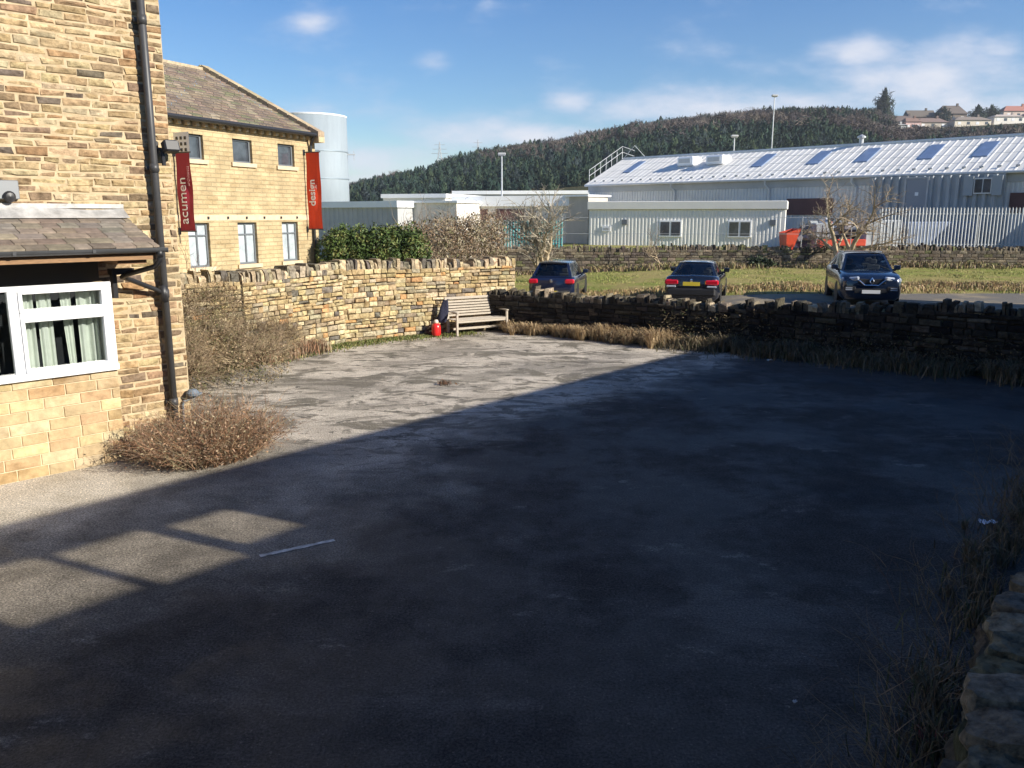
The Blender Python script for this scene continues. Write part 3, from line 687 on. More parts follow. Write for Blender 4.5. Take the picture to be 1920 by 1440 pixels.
M['whitecloth'] = mat('white_banner', (.88,.90,.93), rough=.85)
def banner(s0, z0, z1, w0, w1, m, label):
    root = empty('banner', M2 @ Vector((s0,0,0)), label, 'banner', 'banners on the office wall', rz=A2)
    q = MB()
    def fn(a, b):
        z = z0+(z1-z0)*b
        return Vector((.022*math.sin(b*9+a*3)+.012*math.sin(a*9+b*2), -w0-(w1-w0)*a, z))
    q.grid(fn, 4, 24); 
    q.grid(lambda a, b: fn(a, b)+Vector((.006,0,0)), 4, 24)
    q.build('cloth', m, root)
    for z in (z0-.02, z1+.02): q = MB(); q.tube([(0,0,z),(0,-w1-.03,z)], .02, 8); q.box((-.05,-.03,z-.1),(.05,0,z+.1)); q.build('bracket', M['black'], root)
    return root
b1_ = banner(-6.73, 2.83, 5.12, .06, .68, M['maroon'], 'maroon vertical banner reading acumen, with a white dotted top, hung from the office wall')
q = MB(); q.grid(lambda a, b: Vector((0,-.06-.62*a, 5.125+.60*b)), 2, 4); q.grid(lambda a, b: Vector((.006,-.06-.62*a, 5.125+.60*b)), 2, 4); wt_ = q.build('white_panel', M['whitecloth'], b1_)
q = MB()
for i in range(3):
    for j in range(3): q.box((-.012,-.15-.17*i-.085,5.17+.17*j),(-.004,-.15-.17*i,5.17+.17*j+.09))
q.build('dot_grid', M['black'], wt_)
text_mesh('acumen', .45, M['whitecloth'], b1_, 'lettering', Matrix.Translation((-.038,-.45,3.02)) @ TX)
text_mesh('architects', .15, mat('pink_lettering', (.62,.33,.35)), b1_, 'lettering', Matrix.Translation((-.038,-.62,4.15)) @ TX)
b2_ = banner(-.66, 2.80, 5.52, .08, .72, M['orange'], 'orange vertical banner reading design, beside the drainpipe at the office corner')
text_mesh('design', .38, M['whitecloth'], b2_, 'lettering', Matrix.Translation((-.038,-.46,3.62)) @ TX, bold=.008)

# ------------------------------------------------------------------ far buildings, left cluster
M['cladgrey'] = mat('grey_cladding', (.42,.425,.425), rough=.5, noise_amt=.12, noise_scale=.8)
M['cladlight'] = mat('light_grey_cladding', (.66,.655,.64), rough=.5, noise_amt=.08, noise_scale=.8)
M['roofwhite'] = mat('white_roof_sheet', (.86,.87,.88), rough=.35, noise_amt=.06, noise_scale=.5)
M['render'] = mat('cream_render', (.70,.66,.60), rough=.85, noise_amt=.12, noise_scale=.7)
M['officew'] = mat('off_white_panel', (.82,.80,.74), rough=.55, noise_amt=.05, noise_scale=.8)
M['silo'] = mat('galvanised_silo', (.27,.315,.345), rough=.7, metal=0, noise_amt=.12, noise_scale=.9, stretch=(1,1,.15))
M['maroonp'] = mat('brown_panel', (.12,.05,.045), rough=.7, noise_amt=.2, noise_scale=1)
M['steel'] = mat('galvanised_steel', (.46,.475,.49), rough=.45, metal=.4, noise_amt=.15, noise_scale=2)
def ribs(mb, x0, x1, y, z0, z1, pitch, dep, M_=None):
    n = int((x1-x0)/pitch)
    for i in range(n):
        x = x0+i*pitch; p = pitch
        pts = [(x,y),(x+p*.30,y),(x+p*.42,y-dep),(x+p*.78,y-dep),(x+p*.90,y),(x+p,y)]
        vs = [(a, b, z0) for a, b in pts]+[(a, b, z1) for a, b in pts]
        mb.raw(vs, [(k, k+1, 7+k, 6+k) for k in range(5)])
def fbox(u0, u1, v, Y0, Y1, D, zb=.9, zoff=0):
    a = PD(u0, v, Y0); b = PD(u1, v, Y1); t = Vector((b.x-a.x, b.y-a.y, 0)); L = t.length; t.normalize()
    return Vector((a.x, a.y, 0)), math.atan2(t.y, t.x), L, a.z
def flatblock(name, label, u0, u1, v, Y0, Y1, D, wallm, ribp=None, roof_h=.3, extra=None):
    P, ang, L, z = fbox(u0, u1, v, Y0, Y1, D)
    root = empty(name, P, label, 'building', rz=ang)
    q = MB(); q.box((0,0,-.5),(L,D,z-roof_h))
    if ribp: ribs(q, 0, L, -.002, -.5, z-roof_h, ribp, .05)
    q.build('wall', wallm, root)
    q = MB(); q.box((-.15,-.2,z-roof_h+.002),(L+.15,D+.2,z)); q.build('roof', M['roofwhite'], root)
    return root, L, z
flatblock('flat_roofed_shed', 'low grey ribbed shed with a white roof edge at the foot of the silo', 560, 745, 379, 66, 60, 14, M['cladgrey'], .5, .45)
flatblock('flat_roofed_building', 'cream rendered flat-roofed block right of the grey ribbed shed', 742, 856, 377, 62, 60, 8, M['render'], None, .15)
flatblock('flat_roofed_building', 'white raised roof block behind the cream rendered wall', 718, 835, 364, 86, 84, 12, M['officew'], None, .4)
r_, L_, z_ = flatblock('flat_roofed_building', 'long low white-roofed unit with a brown panelled front behind the bare trees', 852, 1068, 368, 64, 62, 16, M['render'], None, .75)
q = MB(); q.box((.3,-.04,z_-1.75),(2.6,-.002,z_-.95)); q.build('brown_panel', M['maroonp'], r_); q = MB(); q.box((3.2,-.04,z_-1.75),(5.4,-.002,z_-.95)); q.build('brown_panel', M['maroonp'], r_)
flatblock('flat_roofed_building', 'distant white roof strip behind the low units, under the wooded hill', 850, 1110, 358, 100, 98, 10, M['cladgrey'], None, .4)
flatblock('block_wall_building', 'plain beige block wall standing left of the white cabin', 1062, 1103, 366, 62, 60.5, 2.2, mat('beige_block', (.46,.43,.38), rough=.9, noise_amt=.12, noise_scale=1), None, .12)
# silo
sp_ = PD(588, 300, 82); sr = 3.25; st_ = 3.3+(403-232)/1553*82
silo = empty('storage_silo', (sp_.x, sp_.y, 0), 'tall blue-grey metal storage silo behind the stone office', 'silo')
q = MB(); q.lathe([(sr,-.5),(sr,st_)], n=48); q.build('shell', M['silo'], silo, smooth=False)
for f_ in silo.children[0].data.polygons: f_.use_smooth = abs(f_.normal.z) < .5
q = MB(); q.lathe([(sr+.02,st_+.003),(sr+.05,st_+.12),(sr-.3,st_+.20),(.3,st_+.40),(.01,st_+.42)], n=48); q.build('roof', M['roofwhite'], silo)
q = MB()
for z in (4.2, 6.6, 9.1): q.lathe([(sr+.005,z),(sr+.06,z+.02),(sr+.06,z+.10),(sr+.005,z+.12)], n=48)
q.build('hoop', mat('silo_hoop', (.30,.36,.40), rough=.5, metal=.4), silo)
q = MB()
q.box((sr-.05,-.06,8.9),(sr+.75,.06,9.0)); q.box((sr+.6,-.02,8.4),(sr+.64,.02,9.3)); q.build('bracket', M['cladgrey'], silo)
q = MB(); q.lathe([(sr+.35,-.5),(sr+.35,4.0),(sr+.2,4.1)], n=48); q.build('base_ring', M['roofwhite'], silo)

# ------------------------------------------------------------------ warehouse
WD = Vector((24.1,-25,0)).normalized(); WA = Vector((6.8,75,0)); WN = Vector((-WD.y, WD.x, 0)); WR = math.atan2(WD.y, WD.x)
ware = empty('warehouse', WA, 'long grey clad warehouse with a white sheet roof and blue rooflights', 'warehouse', rz=WR)
WM = Matrix.Translation(WA) @ Matrix.Rotation(WR, 4, 'Z'); WI = WM.inverted()
WL = 47
EZ, RZ, RY = 5.88, 8.3, 4.93
def sx_at(u, yl=0.0):                                  # coordinate along the warehouse of a photo column
    k = (u-960)/FPX
    # point = WA + WD*m + back*yl ; x = k*(y*CP - (z-H)*SPI), z about 5
    bx = WA.x + WN.x*yl; by = WA.y + WN.y*yl
    kk = k*(CP); c = -k*SPI*2.0
    return (kk*by + c - bx)/(WD.x - kk*WD.y)
q = MB(); q.box((0,.02,-.5),(WL,2*RY,EZ-.1)); q.raw([(0,.02,EZ-.1),(0,2*RY,EZ-.1),(0,RY,RZ-.12)], [(0,2,1)]); q.raw([(WL,.02,EZ-.1),(WL,2*RY,EZ-.1),(WL,RY,RZ-.12)], [(0,1,2)])
ribs(q, 0, WL, .018, .4, EZ-.62, .27, .045); q.build('wall', M['cladlight'], ware)
q = MB(); q.box((-.05,-.06,EZ-.64),(WL,.01,EZ-.13)); q.build('eaves_panel', M['cladgrey'], ware)
q = MB(); q.tube([(-.2,-.34,EZ-.06),(WL,-.34,EZ-.06)], .09, 8)
for u in (1262, 1438, 1600): 
    x = sx_at(u); q.tube([(x,-.34,EZ-.1),(x,-.34,EZ-.4),(x+.25,-.1,EZ-.75),(x+.25,-.08,1.0)], .06, 6)
q.build('gutter', M['cladlight'], ware)
sl_w = math.hypot(RY+.3, RZ-EZ)
def roofp(x, k, up=0.0):                               # k 0 eave .. 1 ridge
    a = math.atan2(RZ-EZ, RY+.3)
    return Vector((x, -.3+(RY+.3)*k - math.sin(a)*up, EZ+(RZ-EZ)*k + math.cos(a)*up))
q = MB(); pitch = .5; x = -.3
while x < WL:
    pts = [(0,0),(.34*pitch,0),(.42*pitch,.022),(.58*pitch,.022),(.66*pitch,0),(pitch,0)]
    vs = [roofp(x+a, 0, b) for a, b in pts]+[roofp(x+a, 1, b) for a, b in pts]
    q.raw(vs, [(k, k+1, 7+k, 6+k) for k in range(5)])
    vs = [(v.x, 2*RY-v.y, v.z) for v in vs]; q.raw(vs, [(6+k, 7+k, k+1, k) for k in range(5)])
    x += pitch
for k in (.25,.5,.75):
    vs = [roofp(-.3,k,.012),roofp(WL,k,.012),roofp(WL,k+.006,.03),roofp(-.3,k+.006,.03)]; q.raw(vs,[(0,1,2,3)])
for k in (.12,.37,.62,.87):
    q.raw([roofp(-.3,k,.024),roofp(WL,k,.024),roofp(WL,k+.005,.03),roofp(-.3,k+.005,.03)], [(0,1,2,3)], (.6,.6,.6)) if False else None
q.raw([roofp(-.3,0,-.02),roofp(WL,0,-.02),roofp(WL,1,-.02),roofp(-.3,1,-.02)], [(3,2,1,0)])
q.tube([(-.3,RY,RZ+.03),(WL,RY,RZ+.03)], .12, 6)
M['sheetroof'] = mat('weathered_white_sheet', (.78,.755,.70), rough=.65, noise_amt=.13, noise_scale=.9, stretch=(1,.3,1)); wr_ = q.build('roof', M['sheetroof'], ware)
M['rooflight'] = mat('blue_rooflight', (.17,.24,.38), rough=.3, noise_amt=.2, noise_scale=2, spec=.7)
for u, wd in ((1183,.8),(1424,.9),(1528,.9),(1618,.9),(1737,.9),(1838,.9)):
    x = sx_at(u, 2.6)
    q = MB(); vs = [roofp(x-wd/2,.42,.07),roofp(x+wd/2,.42,.07),roofp(x+wd/2,.84,.07),roofp(x-wd/2,.84,.07)]
    vb = [roofp(x-wd/2,.42,-.01),roofp(x+wd/2,.42,-.01),roofp(x+wd/2,.84,-.01),roofp(x-wd/2,.84,-.01)]
    q.raw(vs+vb, [(0,1,2,3),(0,4,5,1),(1,5,6,2),(2,6,7,3),(3,7,4,0)]); q.build('rooflight', M['rooflight'], ware)
for u in (1284, 1338):
    x = sx_at(u, 2.6); p = roofp(x, .62)
    q = MB(); q.box((x-.8,p.y-.5,p.z-.1),(x+.8,p.y+.8,p.z+.62), bev=.08); q.box((x-.6,p.y-.56,p.z+.12),(x+.6,p.y-.49,p.z+.5)); v_ = q.build('roof_vent', M['roofwhite'], ware)
    q = MB(); 
    for k in range(4): q.box((x-.55,p.y-.59,p.z+.15+k*.085),(x+.55,p.y-.565,p.z+.19+k*.085))
    q.build('louvre', M['cladgrey'], v_)
for k in range(46):
    q = MB(); p = roofp(.5+k*1.0, .10, .05); q.box((p.x-.12,p.y-.03,p.z-.02),(p.x+.12,p.y+.03,p.z+.09)); q.build('snow_guard', M['cladgrey'], ware)
q = MB(); 
for yy in (0,): 
    pa, pb = roofp(-.2,.1), roofp(-.2,.97)
    for h_ in (.55,1.05): q.tube([pa+Vector((0,0,h_)), pb+Vector((0,0,h_+.15)), Vector((-.2,RY+1.6,RZ-.2+h_))], .028, 5)
    for k in range(7): p = roofp(-.2,.1+.145*k); q.tube([p, p+Vector((0,0,1.08))], .025, 5)
    p = roofp(-.2,.97); q.tube([p, p+Vector((1.4,0,1.2)), p+Vector((2.2,.5,.2))], .028, 5)
q.build('roof_ladder', M['steel'], ware)
q = MB(); x = sx_at(1608, RY); q.lathe([(.16,RZ-.2),(.16,RZ+.45),(.3,RZ+.5),(.3,RZ+.6),(.05,RZ+.75)], (x,RY,0), 12); q.build('flue', M['steel'], ware)
# clad bay with door and window
xa, xb = sx_at(1636), sx_at(1889)
q = MB(); q.box((xa,-.5,-.2),(xb,.0,EZ-.16)); ribs(q, xa, xb, -.502, -.2, EZ-.17, .52, .15); q.build('clad_bay', mat('container_grey', (.36,.38,.39), rough=.5, noise_amt=.12, noise_scale=1), ware)
xd = sx_at(1727); q = MB(); q.box((xd-.62,-.72,2.9),(xd+.62,-.6,5.55)); dd = q.build('door', mat('door_grey', (.26,.28,.31), rough=.5), ware)
q = MB(); q.box((xd-.74,-.75,2.9),(xd-.63,-.6,5.67)); q.box((xd+.63,-.75,2.9),(xd+.74,-.6,5.67)); q.box((xd-.628,-.75,5.56),(xd+.628,-.6,5.67)); q.build('door_frame', M['cladgrey'], dd)
q = MB(); q.box((xd-.05,-.745,4.5),(xd+.16,-.722,4.72)); q.build('notice', M['white'], dd)
xw = sx_at(1851); q = MB(); q.box((xw-.5,-.74,4.55),(xw+.5,-.62,5.5)); ww = q.build('window', M['cladlight'], ware)
q = MB(); q.box((xw-.44,-.755,4.63),(xw-.03,-.742,5.42)); q.box((xw+.03,-.755,4.63),(xw+.44,-.742,5.42)); q.build('pane', M['darkpane'], ww)
for sgn in (-1, 1):
    q = MB(); x_ = xw+sgn*.80; q.box((x_-.27,-.78,4.45),(x_+.27,-.70,5.62), bev=.01); q.build('shutter', mat('shutter_grey', (.33,.36,.38), rough=.5), ww)
q = MB(); q.box((xb+.25,-.08,3.4),(WL-.2,-.03,4.6)); q.build('brown_panel', M['maroonp'], ware); q = MB(); q.box((sx_at(1478),-.08,3.3),(sx_at(1565),-.03,4.45)); q.build('brown_panel', M['maroonp'], ware)

# white cabin
P, ang, L, z = fbox(1105, 1474, 380, 58.6, 54.4, 4); zt = 4.2; zb = 1.1
cabn = empty('site_cabin', P, 'long off-white site cabin with small windows in front of the warehouse', 'cabin', rz=ang)
q = MB(); q.box((0,0,zb),(L,3.2,zt-.55)); ribs(q, 0, L, -.002, zb, zt-.56, .24, .02); q.build('wall', M['officew'], cabn)
q = MB(); q.box((-.1,-.16,zt-.54),(L+.1,3.3,zt), bev=.03); q.build('fascia', mat('cream_fascia', (.76,.74,.68), rough=.6, noise_amt=.05, noise_scale=1), cabn)
def cu_(u): # coordinate along the cabin
    k = (u-960)/FPX*CP; t = Vector((math.cos(ang), math.sin(ang))); return (k*P.y - P.x)/(t.x-k*t.y)
for u in (1258, 1388):
    x = cu_(u); q = MB(); q.box((x-.75,-.09,1.85),(x+.75,-.02,2.95), bev=.01); wo_ = q.build('window', M['white'], cabn)
    for a, b in ((x-.66,x-.06),(x+.06,x+.66)):
        q = MB(); q.box((a,-.1,1.95),(b,-.088,2.84)); q.build('pane', M['darkpane'], wo_)
x = cu_(1138); q = MB(); q.box((x-.3,-.09,2.2),(x+.3,-.02,2.55)); v_ = q.build('wall_vent', M['white'], cabn); q = MB(); q.box((x-.17,-.1,2.3),(x+.17,-.091,2.44)); q.build('grille', M['cladgrey'], v_)
for u in (1172, 1450): x = cu_(u); q = MB(); q.box((x-.18,-.12,2.65),(x+.18,-.02,3.0), bev=.01); q.build('wall_box', M['frame_grey'], cabn)

# fences
def palisade(name, label, p0, p1, zb, zt, m, gap=.19, ph=.10):
    t = Vector((p1.x-p0.x, p1.y-p0.y, 0)); L = t.length; root = empty(name, (p0.x, p0.y, 0), label, 'fence', rz=math.atan2(t.y, t.x))
    q = MB(); x = 0
    while x < L:
        vs = [(x,0,zb),(x+ph*.5,-.025,zb),(x+ph,0,zb),(x,0,zt-.1),(x+ph*.5,-.025,zt),(x+ph,0,zt-.1)]
        q.raw(vs+[(a,b+.004,c) for a,b,c in vs], [(0,1,4,3),(1,2,5,4),(9,10,7,6),(10,11,8,7)]); x += gap
    q.build('pale', m, root)
    q = MB()
    for z in (zb+.4, zt-.42): q.box((0,.01,z),(L,.05,z+.06))
    q.build('rail', m, root)
    x = 0
    while x < L+.1: q = MB(); q.box((x-.05,.055,zb-.3),(x+.05,.15,zt-.15)); q.build('post', m, root); x += 2.75
    return root
palisade('palisade_fence', 'grey steel palisade fence in front of the clad bay', PD(1652,400,48.9), Vector((34,47.9,0)), 1.2, 3.75, M['steel'])
M['teal'] = mat('teal_paint', (.03,.26,.27), rough=.5, noise_amt=.2, noise_scale=1)
palisade('palisade_fence', 'teal painted palisade fence behind the bare two-stemmed tree', PD(944,440,50), PD(1052,440,50), .3, 3.0, M['teal'], .17, .11)
P0, P1 = PD(1055,400,50.5), PD(1650,400,48.9)
t = P1-P0; t.z = 0; L = t.length; wf_ = empty('wire_fence', (P0.x,P0.y,0), 'thin grey wire fence crossing in front of the white cabin', 'fence', rz=math.atan2(t.y,t.x))
x = 0
while x < L: q = MB(); q.tube([(x,0,.8),(x,0,3.2)], .03, 5); q.build('post', M['steel'], wf_); x += 2.8
q = MB()
for z in (3.15, 2.2): q.tube([(0,0,z),(L,0,z)], .012, 4)
q.build('wire', M['steel'], wf_)

# yard clutter by the warehouse: skip, beam, heaps
M['redpaint'] = mat('orange_red_paint', (.62,.07,.03), rough=.5, noise_amt=.2, noise_scale=2)
P = PD(1472,455,50.5); q = MB(); zb = 1.25
vs = [(.1,0,zb),(.5,0,zb),(.5,1.2,zb),(.1,1.2,zb),(0,-.2,2.25),(.85,-.2,2.5),(.85,1.3,2.5),(0,1.3,2.25)]
q.raw(vs, [(3,2,1,0),(0,1,5,4),(1,2,6,5),(2,3,7,6),(3,0,4,7)]); q.raw([tuple(Vector(v)*1) for v in [(.05,-.05,2.15),(.7,-.05,2.25),(.7,1.1,2.25),(.05,1.1,2.15)]], [(0,1,2,3)])
o = q.build('loading_skip', M['redpaint'], M=Matrix.Translation((P.x,P.y,0))); tag(o, 'orange-red open skip at the right end of the white cabin', 'skip')
a, b = PD(1536,456,51), PD(1628,456,50.6); q = MB(); q.box((0,0,1.45),((b-a).length,.5,1.85), bev=.03); q.box((.1,.05,1.2),(.3,.4,1.45)); q.box((2.4,.05,1.2),(2.6,.4,1.45))
o = q.build('steel_beam', M['redpaint'], M=Matrix.Translation((a.x,a.y,0))); tag(o, 'long red steel beam lying behind the big bare tree', 'beam')
rj = random.Random(21); palj = [((.16,.15,.17),4),((.30,.32,.36),3),((.09,.10,.12),4),((.45,.46,.48),1.5),((.30,.08,.06),1),((.10,.16,.28),1)]
q = MB()
for k in range(260):
    u = rj.uniform(1488, 1640); Yj = rj.uniform(52.3, 55); p = PD(u, 440, Yj); zz = 1.25+rj.uniform(0, 1.9)*(1-abs(u-1560)/140)
    Mx = Matrix.Translation((p.x,p.y,zz)) @ Matrix.Rotation(rj.uniform(0,6),4,'Z') @ Matrix.Rotation(rj.uniform(-.9,.9),4,'X'); s_ = rj.uniform(.1,.4)
    q.box((-s_,-s_*.6,-s_*.5),(s_,s_*.6,s_*.5), Mx, col=pick(palj, rj))
M['scrap'] = mat('mixed_scrap', attr=True, rough=.6); o = q.build('scrap_heap', M['scrap']); tag(o, 'dark heap of mixed metal scrap behind the big bare tree', 'scrap heap')
for (u, yy, wd, ht, cl, lb) in ((1545,51.8,1.2,1.6,(.34,.37,.39),'grey steel cage crate left of the big bare tree trunk'),(1765,51.0,4.2,1.7,(.20,.25,.37),'blue-grey covered stack behind the palisade fence, under the warehouse window'),(1655,51.2,2.2,1.8,(.40,.42,.44),'light grey container box behind the palisade fence, right of the big bare tree')):
    p = PD(u, 440, yy); q = MB(); q.box((-wd/2,0,1.2),(wd/2,.8,1.2+ht), bev=.06)
    for k in range(int(wd/.4)): q.box((-wd/2+.1+k*.4,-.03,1.3),(-wd/2+.16+k*.4,-.0,1.1+ht))
    o = q.build('crate', mat('crate_paint', cl, rough=.6, noise_amt=.3, noise_scale=2), M=Matrix.Translation((p.x,p.y,0))); tag(o, lb, 'crate')

# lamp posts and masts
def mast(u, vb, vt, Y, label, head=True, r=.09):
    p = PD(u, vb, Y); zt = PD(u, vt, Y).z; root = empty('lamp_post', (p.x,p.y,0), label, 'lamp post')
    q = MB(); q.tube([(0,0,0),(0,0,zt)], [r, r*.6], 8); q.build('post', M['steel'], root)
    if head:
        q = MB(); q.box((-.28,-.05,zt),(.28,.05,zt+.06)); q.box((-.32,-.2,zt+.062),(.32,.16,zt+.24),bev=.04); q.build('lamp_head', M['cladgrey'], root)
mast(941, 370, 292, 70, 'pale lamp post between the two bare trees and the wooded hill', r=.09)
mast(1375, 300, 258, 80, 'short lamp post showing above the warehouse roof ridge', r=.09)
mast(1446, 290, 182, 90, 'tallest lamp mast rising above the warehouse and the hill skyline', r=.09)
def pylon(u, Y, vt, label):
    p = PD(u, vt, Y); root_z = hz(u, 430) if Y > 300 else 0; h_ = p.z-root_z; q = MB()
    for sx_, sy_ in ((1,1),(1,-1),(-1,1),(-1,-1)): q.tube([(3*sx_,3*sy_,0),(.5*sx_,.5*sy_,h_*.75),(.1*sx_,.1*sy_,h_)], .14, 4)
    for k in range(8):
        z0 = h_*k/9; w0 = 3-2.5*min(1, k/7); z1 = h_*(k+1)/9; w1 = 3-2.5*min(1, (k+1)/7)
        for s_ in (1,-1): q.tube([(w0*s_,0,z0),(-w1*s_,0,z1)], .09, 4)
    for z, w0 in ((.68,5),(.8,4.2),(.92,3.2)): q.tube([(-w0,0,h_*z),(w0,0,h_*z)], .12, 4)
    o = q.build('pylon', M['cladgrey'], M=Matrix.Translation((p.x, Y, root_z))); tag(o, label, 'pylon')
pylon(824, 520, 266, 'faint electricity pylon on the skyline, left of the hill brow')
pylon(896, 620, 262, 'faint electricity pylon on the skyline, nearest the hill brow')

RW = [Vector((1.45,1.9)), Vector((2.47,3.6)), Vector((3.18,4.62)), Vector((4.6,5.1)), Vector((7.4,7.6)), Vector((10.0,10.5))]
WP = [Vector((1.6,2.2)), Vector((2.35,3.5)), Vector((3.25,5.0)), Vector((4.75,7.0)), Vector((6.3,8.9)), Vector((8.6,11.4))]
# ------------------------------------------------------------------ vegetation
LF = leafmat('leaves'); TW = mat('twigs', attr=True, rough=.9, spec=.15); BARK = mat('bark', (.40,.32,.21), rough=.95, noise_amt=.35, noise_scale=7, bump=.02, bump_scale=14, spec=.1)
def leafquad(mb, p, s, rng, col, el=1.6):
    a = Vector((rng.gauss(0,1), rng.gauss(0,1), rng.gauss(0,1))).normalized(); b = a.orthogonal().normalized(); b.rotate(Matrix.Rotation(rng.uniform(0,6.28), 3, a)); c = a.cross(b)
    mb.face([p-b*s*el*.5, p+c*s*.35, p+b*s*el*.5, p-c*s*.35], col)
def leafcloud(mb, ells, n, size, pal, rng, shell=.55):
    vol = [e[1][0]*e[1][1]*e[1][2] for e in ells]
    for _ in range(n):
        e = rng.choices(ells, vol)[0]
        d = Vector((rng.gauss(0,1), rng.gauss(0,1), rng.gauss(0,1))).normalized()*(rng.random()**.33 if rng.random() > shell else rng.uniform(.82, 1.06))
        k = 1+.22*noise.noise(d*2.3+Vector(e[0]))
        p = Vector(e[0])+Vector((d.x*e[1][0], d.y*e[1][1], d.z*e[1][2]))*k
        if p.z < .01: p.z = rng.uniform(.01,.1)
        g = noise.noise(p*2.1+Vector((3,1,7)))+.5*noise.noise(p*5.3); cc = pick(pal[:max(1, len(pal)//2)] if g > 0 else pal[len(pal)//2:], rng)
        leafquad(mb, p, size*rng.uniform(.6, 1.5), rng, cc)
def twig(mb, p, d, L, r, rng, col, seg=3, bend=.35, sub=0, pal=None):
    pts = [p]; dd = d.normalized()
    for k in range(seg):
        dd = (dd+Vector((rng.gauss(0,bend*.5), rng.gauss(0,bend*.5), rng.gauss(0,bend*.3)-.03))).normalized(); pts.append(pts[-1]+dd*L/seg)
    mb.tube(pts, [r*(1-.75*i/seg) for i in range(seg+1)], 3, col, cap=False)
    for _ in range(sub):
        k = rng.randint(1, seg); q_ = pts[k]; e = (dd+Vector((rng.gauss(0,.8), rng.gauss(0,.8), rng.gauss(.1,.6)))).normalized()
        twig(mb, q_, e, L*rng.uniform(.25,.5), r*.6, rng, col, 2, bend)
    return pts
def blades(mb, n, fnp, h, rng, pal, wd=.008, lean=.5):
    for _ in range(n):
        p = fnp(); hh = h*rng.uniform(.4, 1.2); a = rng.uniform(0, 6.28); l = Vector((math.cos(a), math.sin(a), 0))*hh*rng.uniform(0, lean); s = Vector((-math.sin(a), math.cos(a), 0))*wd*rng.uniform(.6,1.4)
        a2 = rng.uniform(0,6.28); s = Vector((math.cos(a2), math.sin(a2), 0))*wd
        c = pick(pal, rng); m_ = p+l*.4+Vector((0,0,hh*.65)); t_ = p+l+Vector((0,0,hh*rng.uniform(.75,1)))
        mb.raw([p-s, p+s, m_+s*.7, m_-s*.7, t_], [(0,1,2,3),(3,2,4)], c)
PAL_STRAW = [((.42,.30,.16),5),((.34,.23,.12),4),((.50,.38,.22),3),((.20,.13,.07),2)]
PAL_RUST = [((.34,.195,.11),5),((.26,.15,.09),4),((.40,.28,.18),3),((.13,.09,.06),4),((.33,.28,.17),3)]
PAL_OLIVE = [((.27,.21,.12),5),((.34,.27,.16),3),((.15,.13,.065),4),((.11,.115,.045),4),((.09,.065,.04),3)]
PAL_WEED = [((.16,.13,.08),4),((.11,.09,.055),4),((.22,.17,.10),2),((.08,.09,.035),2)]
# brown shrub round the downpipe
rv = random.Random(31)
def shrub(name, label, c, rx, ry, h, nst, nleaf, pal, rng, size=.03, cat='shrub', r=.006, axis=None):
    root = empty(name, (c.x, c.y, c.z), label, cat)
    s_ = MB(); f_ = MB()
    ax = axis or Vector((1,0,0)); ay = Vector((-ax.y, ax.x, 0))
    for _ in range(nst):
        a = rng.uniform(0, 6.28); k = math.sqrt(rng.random()); p = ax*rx*.75*k*math.cos(a)+ay*ry*.75*k*math.sin(a)
        d = ax*math.cos(a)*rx*.7*k+ay*math.sin(a)*ry*.7*k+Vector((0,0,h*(1.05-.5*k)))
        L = d.length*rng.uniform(.55,1.05)
        pts = twig(s_, p, d, L, r, rng, pick(pal, rng), 3, .5, 3)
        for _ in range(max(1, nleaf//nst)):
            q_ = pts[rng.randint(1, 3)]; e = Vector((rng.gauss(0,.07), rng.gauss(0,.07), rng.gauss(0,.06)))*(1 if h < 1.3 else 1.6)
            pp = q_+e
            if pp.z < .005: pp.z = rng.uniform(.005,.06)
            leafquad(f_, pp, size*rng.uniform(.5,1.4), rng, pick(pal, rng), 2.0)
    s_.build('stems', TW, root); f_.build('leaves', LF, root); return root
shrub('dead_shrub', 'rusty brown dead shrub sprawling round the foot of the downpipe', Vector((-4.15,11.0,0)), .84, .60, .92, 1100, 9000, PAL_RUST, rv, .020, r=.0042, axis=HT)
shrub('dead_shrub', 'low brown weeds at the corner of the lean-to bay, left of the downpipe', Vector((-4.98,11.2,0)), .48, .38, .50, 420, 3800, PAL_RUST[:3]+[((.20,.17,.09),3)], rv, .026, r=.0036, axis=HT)
# climber over the tall wall
cl = empty('climbing_shrub', (-6.2,16.2,0), 'big tangled olive-brown climber smothering the near end of the tall wall', 'shrub')
s_ = MB(); f_ = MB()
ells = [((.95,.5,.35),(.7,1.3,.45)),((-.15,1.2,.95),(.55,1.2,.95)),((.35,.2,.65),(.55,1.0,.62)),((-.5,.1,.9),(.7,.8,.9)),((.55,1.9,.5),(.5,1.2,.45)),((.0,-.9,.55),(.55,.6,.55)),((-.2,2.2,1.1),(.55,.7,.85)),((.25,-1.5,.35),(.5,.7,.4)),((.8,2.9,.45),(.45,.8,.4))]
leafcloud(f_, ells, 15000, .028, [((.36,.27,.17),4)]+PAL_OLIVE, rv, .6)
for _ in range(3600):
    e = rv.choice(ells); d = Vector((rv.gauss(0,1), rv.gauss(0,1), abs(rv.gauss(0,1)))).normalized(); p = Vector(e[0])+Vector((d.x*e[1][0]*.8, d.y*e[1][1]*.8, d.z*e[1][2]*.8)); p.z = max(.02, p.z)
    twig(s_, p, d+Vector((rv.gauss(0,.5),rv.gauss(0,.5),rv.gauss(0,.5))), rv.uniform(.2,.5), .005, rv, pick([((.36,.28,.18),3),((.22,.16,.10),3),((.15,.11,.07),2)], rv), 3, .6, 1)
s_.build('stems', TW, cl); f_.build('leaves', LF, cl)
